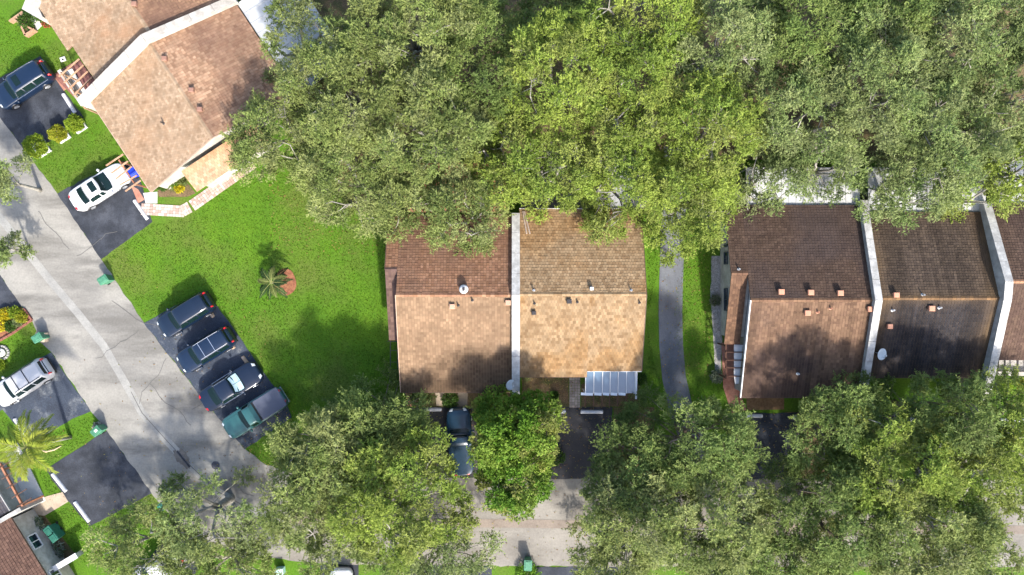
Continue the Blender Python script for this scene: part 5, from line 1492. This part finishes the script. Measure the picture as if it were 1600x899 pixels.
# ------------------------------------------------------------------ palms
def frond(rng, base, az, el, L, nl, lw, ll, droop):
    t = np.linspace(0, 1, 12)
    d = np.array([math.cos(az), math.sin(az)])
    r = L * (t * math.cos(el) * (1 - .10 * t)); z = L * (t * math.sin(el)) - droop * L * t ** 2
    pts = np.stack([base[0] + d[0] * r, base[1] + d[1] * r, base[2] + z], 1)
    tt = np.repeat(np.linspace(.16, 1, nl), 2); sg = np.tile([1., -1.], nl)
    pos = np.stack([np.interp(tt, t, pts[:, i]) for i in range(3)], 1)
    tg = unit(np.stack([np.interp(tt, t, np.gradient(pts[:, i])) for i in range(3)], 1))
    sd = unit(np.cross(tg, np.array([0, 0, 1.0]))) * sg[:, None]
    a = np.radians(62 - 34 * tt)[:, None]
    ld = unit(tg * np.cos(a) + sd * np.sin(a) + np.array([0, 0, .18]) + rng.normal(0, .07, (len(tt), 3)))
    up = np.array([0, 0, 1.0]) + rng.normal(0, .2, (len(tt), 3)); nr = unit(up - ld * np.sum(up * ld, 1, keepdims=True))
    ln = ll * np.sin(np.clip(tt * 2.6 + .5, 0, 2.75)) * rng.uniform(.9, 1.1, len(tt))
    return leaves(rng, pos, ld, nr, ln, np.full(len(tt), lw)), [Vector(p) for p in pts]
def palm(base_px, top_px, ztop, nf, L, label, cols, trunk_r, ll=.45, lw=.045, name='palm_tree', seed=5, els=(-.1, .9)):
    rng = np.random.default_rng(seed)
    b = P(*base_px, 0); tp = P(*top_px, ztop)
    o = root(name, b, label, 'palm', 'palm trees')
    h = tp - b
    pts = [h * t + Vector((0, 0, 0)) for t in (0, .3, .6, .85, 1)]
    MB().tube([p + b for p in pts], [trunk_r * 1.3, trunk_r, trunk_r * .92, trunk_r * .9, trunk_r * 1.1], 10).build('trunk', BARK, o, smooth=True)
    for i in range(nf):
        az = 6.283 * i / nf * 1.0 + rng.uniform(-.2, .2) + i * .05; el = els[0] + (els[1] - els[0]) * rng.uniform(0, 1)
        V, sp = frond(rng, np.array(h), az, el, L * rng.uniform(.85, 1.1), 34, lw, ll, .35 + .2 * rng.random())
        cc = np.array(cols[i % len(cols)])[None] * rng.uniform(.85, 1.15, (len(V) // 4, 1))
        fo = np_mesh('frond', V, np.arange(len(V)).reshape(-1, 4), LEAF, o, np.repeat(cc, 4, 0))
        mb = MB().tube(sp, np.linspace(.025, .006, len(sp)), 4)
        mesh_obj('midrib', mb.v, mb.f, MATS['palm_rib'], fo)
    return o
plain('palm_rib', (.20, .21, .06), .6)
palm((110, 683), (40, 700), 5.4, 24, 2.7, 'tall yellow green palm leaning left at the bottom left driveways', [(.24, .29, .035), (.28, .31, .045), (.19, .25, .03)], .13, .62, .06)
tb2 = sheet('mulch_ring', [(446 + 17 * math.cos(a) * (1 + .06 * math.sin(3 * a)), 441 + 21 * math.sin(a)) for a in np.linspace(0, 6.28, 25)[:-1]], .05, MULCH)
palm((436, 444), (424, 441), 1.7, 16, 1.55, 'small dark date palm in the red mulch ring on the big lawn', [(.030, .065, .018), (.042, .08, .022), (.025, .055, .016), (.13, .16, .045)], .14, .36, .05, seed=9, els=(-.15, .8))
# second stem of the leaning palm: a cut frond lying on the grass
o = MB().tube([P(58, 702, .1), P(72, 706, .16), P(85, 703, .14), P(96, 697, .06)], [.05, .07, .06, .02], 7).build('fallen_frond_stalk', plain('dry_stalk', (.48, .37, .24), .8))
tag(o, 'dry pale palm stalk lying on the grass beside the leaning palm', 'palm stalk')

# ------------------------------------------------------------------ shrubs
def shrub(px, py, r, h, label, cols, n=900, ln=.10, wd=.05, name='shrub', cat='shrub', group=None, z0=.0, seed=0, planter=None):
    rng = np.random.default_rng(seed + 300)
    b = P(px, py, 0)
    o = root(name, b, label, cat, group)
    u = unit(rng.normal(0, 1, (n, 3))); u[:, 2] = np.abs(u[:, 2]) * .9 + .02
    rr = rng.uniform(.72, 1.06, n)[:, None] * (1 + .10 * np.sin(u[:, :1] * 7 + seed) + .08 * np.sin(u[:, 1:2] * 9))
    pos = u * rr * np.array([r, r, h * .55]) + np.array([0, 0, z0 + h * .42])
    ld = unit(u + rng.normal(0, .45, (n, 3))); up = u + rng.normal(0, .4, (n, 3)) + np.array([0, 0, .5])
    nr = unit(up - ld * np.sum(up * ld, 1, keepdims=True)); k = rng.uniform(.7, 1.3, n)
    V = leaves(rng, pos, ld, nr, ln * k, wd * k)
    c = np.array(cols)[rng.integers(0, len(cols), n)] * rng.uniform(.8, 1.2, n)[:, None]
    np_mesh('foliage', V, np.arange(len(V)).reshape(-1, 4), LEAFG, o, np.repeat(c, 4, 0))
    mb = MB()
    for i in range(5):
        a = 1.256 * i; mb.tube([(0, 0, z0), (math.cos(a) * r * .3, math.sin(a) * r * .3, z0 + h * .3), (math.cos(a) * r * .6, math.sin(a) * r * .6, z0 + h * .62)], [.03, .02, .012], 5)
    mesh_obj('stems', mb.v, mb.f, BARKD, o)
    return o
YG = [(.19, .27, .02), (.23, .30, .025), (.15, .23, .018)]
YW = [(.28, .30, .02), (.32, .31, .03), (.22, .27, .02)]
GR = [(.05, .11, .018), (.07, .135, .02), (.045, .09, .015)]
YE = [(.52, .42, .015), (.58, .46, .02), (.30, .30, .02)]
for k, (x, y, r, sx, sy, lab, cc) in enumerate(((67, 233, .84, 72, 232, 'largest clipped lime shrub in a white square planter by the driveway', YG),
                                          (99, 212, .58, 104, 211, 'middle clipped yellow shrub in a white square planter by the driveway', YW),
                                          (125, 197, .62, 130, 196, 'clipped lime shrub in a white planter nearest the slanted house', YG))):
    shrub(x, y, r, 1.25 * r + .35, lab, cc, 3200, .12, .07, 'clipped_shrub', 'shrub', 'clipped shrubs in planters', .1, k)
    po = root('square_planter', P(sx - 5, sy + 1, 0), ['white square planter edging under the largest clipped shrub', 'white square planter edging under the middle yellow shrub', 'white square planter edging under the shrub nearest the slanted house'][k], 'planter', 'white planter edgings')
    c0 = P(sx - 5, sy + 1, 0); s_ = .42 + .06 * (k == 0); rz_ = math.radians(33); mm = Matrix.Rotation(rz_, 3, 'Z')
    for a, b in (((-1, -1), (1, -1)), ((1, -1), (1, 1)), ((1, 1), (-1, 1)), ((-1, 1), (-1, -1))):
        pa_, pb_ = c0 + mm @ Vector((a[0] * s_, a[1] * s_, .10)), c0 + mm @ Vector((b[0] * s_, b[1] * s_, .10))
        dv = (pb_ - pa_).normalized() * .05
        MB().bar(pa_ + dv, pb_ - dv * (-1), .09, .20).build('edging', WHITE, po)
shr = [(258, 290, .45, .7, 'green shrub at the white gable wall of the slanted house', GR), (272, 284, .50, .8, 'lush green shrub in the middle of the gable flower bed', [(.10, .19, .02), (.13, .22, .025)]),
       (287, 282, .40, .6, 'pale green shrub under the lean-to corner', [(.16, .19, .06), (.12, .16, .04)]), (282, 295, .30, .45, 'yellow flowering plant in the gable flower bed beside the pavers', YE),
       (5, 507, .50, .55, 'big yellow bromeliad at the left end of the mulch bed', YE), (12, 491, .42, .5, 'yellow plant at the top of the mulch bed', YE), (27, 489, .45, .5, 'yellow green plant in the middle of the mulch bed', YG),
       (36, 496, .40, .5, 'yellow plant at the right end of the mulch bed', YW), (19, 510, .35, .45, 'dark green plant in the mulch bed', GR), (30, 503, .30, .35, 'small sage plant at the lower edge of the mulch bed', [(.2, .24, .10)]),
       (3, 570, .35, .4, 'yellow green plant below the stone ring', YG), (825, 896, .85, .7, 'bright green bush below the lone bin at the bottom edge', [(.09, .20, .012), (.12, .24, .015)]),
       (46, 36, .55, .7, 'broad leaved plant inside the wooden planter frame', GR), (70, 28, .45, .7, 'dark shrub at the white wing, top left', GR), (76, 37, .35, .45, 'red flowering plant beside the tan eave, top left', [(.42, .09, .05), (.10, .14, .03)]),
       (62, 818, .55, .8, 'grey green spiky plant above the pair of bins, bottom left', [(.20, .25, .16), (.12, .17, .09)]), (92, 858, .6, .6, 'silvery plant below the pair of bins, bottom left', [(.25, .28, .22), (.10, .15, .07)]), (84, 872, .5, .7, 'green shrub by the white yard wall', GR),
       (655, 622, .55, .7, 'green shrub left of the beige slab below the brown roof', GR), (704, 624, .55, .7, 'green shrub between the two beige slabs', GR),
       (1000, 592, .40, .6, 'green shrub at the right end of the glass patio roof', GR), (866, 618, .25, .3, 'small dark plant in the leaf litter left of the paver walk', GR),
       (1116, 470, .35, .5, 'scrubby plant in the gravel strip beside white wall', [(.14, .18, .08), (.2, .2, .14)]), (1118, 588, .45, .6, 'greyish shrub beside the terracotta walk', [(.16, .2, .14), (.1, .13, .08)]),
       (156, 668, .35, .4, 'pale dry plant beside the stickered bin', [(.4, .38, .34), (.25, .24, .2)]), (868, 712, .6, .9, 'round dark shrub at the lower end of the tan house driveway', GR), (1560, 604, .7, .8, 'yellow green bush below the white planter at right edge', YG), (1596, 602, .5, .7, 'orange tinted bush at the right edge', [(.35, .26, .03), (.2, .24, .03)])]
for k, (x, y, r, h, lab, cc) in enumerate(shr):
    shrub(x, y, r, h, lab, cc, int(700 * r + 250), .17, .07, seed=20 + k, group='garden plants')
mbed = sheet('mulch_bed', [(-20, 505), (0, 494), (12, 486), (38, 484), (49, 500), (20, 520), (-20, 542)], .03, MULCH)
sheet('gable_bed', [(246, 296), (262, 295), (287, 278), (306, 302), (292, 308), (248, 308)], .02, SOIL)
be = root('brick_edging', P(30, 505, 0), 'dark red brick edging round the yellow flowered mulch bed', 'edging')
ed = [(-10, 495), (0, 492), (12, 485), (38, 483), (50, 500), (20, 521), (-10, 538)]
BRK = plain('edging_brick', (.22, .085, .06), .85)
for (x0, y0), (x1, y1) in zip(ed[:-1], ed[1:]):
    a, b = P(x0, y0, .09), P(x1, y1, .09); n_ = max(1, int((b - a).length / .42))
    for i in range(n_):
        MB().bar(a.lerp(b, (i + .03) / n_), a.lerp(b, (i + .97) / n_), .13, .18 + .015 * (i % 2)).build('brick', BRK, be)

# ------------------------------------------------------------------ grass blades on the lawns in view
def inside(px, py, poly):
    c = np.zeros(len(px), bool); n = len(poly)
    for i in range(n):
        x0, y0 = poly[i]; x1, y1 = poly[(i + 1) % n]
        k = ((y0 > py) != (y1 > py)) & (px < (x1 - x0) * (py - y0) / (y1 - y0 + 1e-9) + x0)
        c ^= k
    return c
lawns = [[(163, 405), (238, 350), (290, 342), (405, 256), (425, 245), (470, 260), (560, 330), (604, 335), (604, 535), (625, 540), (625, 640), (460, 660), (403, 566), (336, 470), (320, 452), (228, 500)],
         [(0, 25), (30, 45), (60, 48), (116, 98), (84, 122), (62, 86), (-5, 120)], [(40, 233), (130, 190), (150, 186), (196, 250), (92, 300)],
         [(0, 540), (50, 505), (75, 548), (0, 588)], [(50, 695), (140, 650), (150, 652), (165, 670), (72, 732), (40, 705)], [(45, 705), (72, 735), (102, 770), (80, 782)], [(110, 785), (140, 825), (190, 798), (235, 772), (270, 815), (240, 860), (130, 880), (75, 808)],
         [(384, 704), (456, 655), (470, 740), (418, 726)], [(1012, 330), (1030, 420), (1010, 500), (1032, 620), (1012, 630)], [(1072, 400), (1112, 395), (1114, 540), (1142, 646), (1110, 700), (1074, 620), (1052, 520), (1056, 450)],
         [(0, 640), (22, 668), (36, 692), (0, 692)]]
rng = np.random.default_rng(77)
N = 260000
gx = rng.uniform(-5, 1150, N); gy = rng.uniform(20, 885, N)
ok = np.zeros(N, bool)
for L_ in lawns: ok |= inside(gx, gy, L_)
ok &= ~(((gx - 446) / 17) ** 2 + ((gy - 441) / 21) ** 2 < 1)
gx, gy = gx[ok], gy[ok]; n = len(gx)
s = 1 / K
pos = np.stack([(gx - 800) * s, (449.5 - gy) * s, np.zeros(n)], 1)
az = rng.uniform(0, 6.28, n); tl = rng.uniform(.4, 1.0, n)
ld = unit(np.stack([np.cos(az) * tl, np.sin(az) * tl, np.full(n, .8)], 1))
up = np.array([0, 0, 1.0]) + rng.normal(0, .3, (n, 3)); nr = unit(up - ld * np.sum(up * ld, 1, keepdims=True))
k = rng.uniform(.6, 1.3, n)
side = unit(np.cross(nr, ld)) * (.035 * k)[:, None]
V = np.stack([pos - side, pos + side, pos + ld * (.085 * k)[:, None]], 1).reshape(-1, 3)
cl = np.array([(.076, .156, .007), (.090, .175, .008), (.062, .132, .006), (.104, .160, .014)])
pn = fbm(91)(gx / 160, gy / 160)[:, None]; T = cl[rng.integers(0, 4, n)] * (.75 + .5 * pn)
go = np_mesh('lawn_grass', V, np.arange(len(V)).reshape(-1, 3), BLADE, None, np.repeat(T, 3, 0))
tag(go, 'short bright green mown lawn grass', 'grass', kind='stuff')

# fallen leaves: too small to count
rng = np.random.default_rng(31)
areas = [(380, 560, 640, 740, 500), (220, 420, 450, 640, 150), (240, 440, 690, 780, 110), (700, 940, 740, 886, 220), (845, 958, 636, 748, 260), (640, 746, 637, 745, 200), (815, 1000, 588, 640, 500), (420, 604, 250, 400, 500), (1030, 1110, 390, 640, 300), (80, 240, 560, 820, 70), (1148, 1250, 645, 749, 200)]
G_ = np.concatenate([np.stack([rng.uniform(a, b, n), rng.uniform(c, d, n)], 1) for a, b, c, d, n in areas]); n = len(G_)
pos = np.stack([(G_[:, 0] - 800) / K, (449.5 - G_[:, 1]) / K, np.full(n, .055)], 1)
az = rng.uniform(0, 6.28, n); ld = np.stack([np.cos(az), np.sin(az), rng.uniform(-.1, .2, n)], 1)
nr = unit(np.array([0, 0, 1.0]) + rng.normal(0, .2, (n, 3))); k = rng.uniform(.6, 1.4, n)
V = leaves(rng, pos, ld, nr, .12 * k, .06 * k)
cl = np.array([(.22, .13, .05), (.30, .22, .07), (.15, .085, .04), (.20, .20, .06)])[rng.integers(0, 4, n)]
lo = np_mesh('fallen_leaves', V, np.arange(len(V)).reshape(-1, 4), LEAF, None, np.repeat(cl, 4, 0))
tag(lo, 'scattered small brown fallen leaves on the ground', 'leaves', kind='stuff')
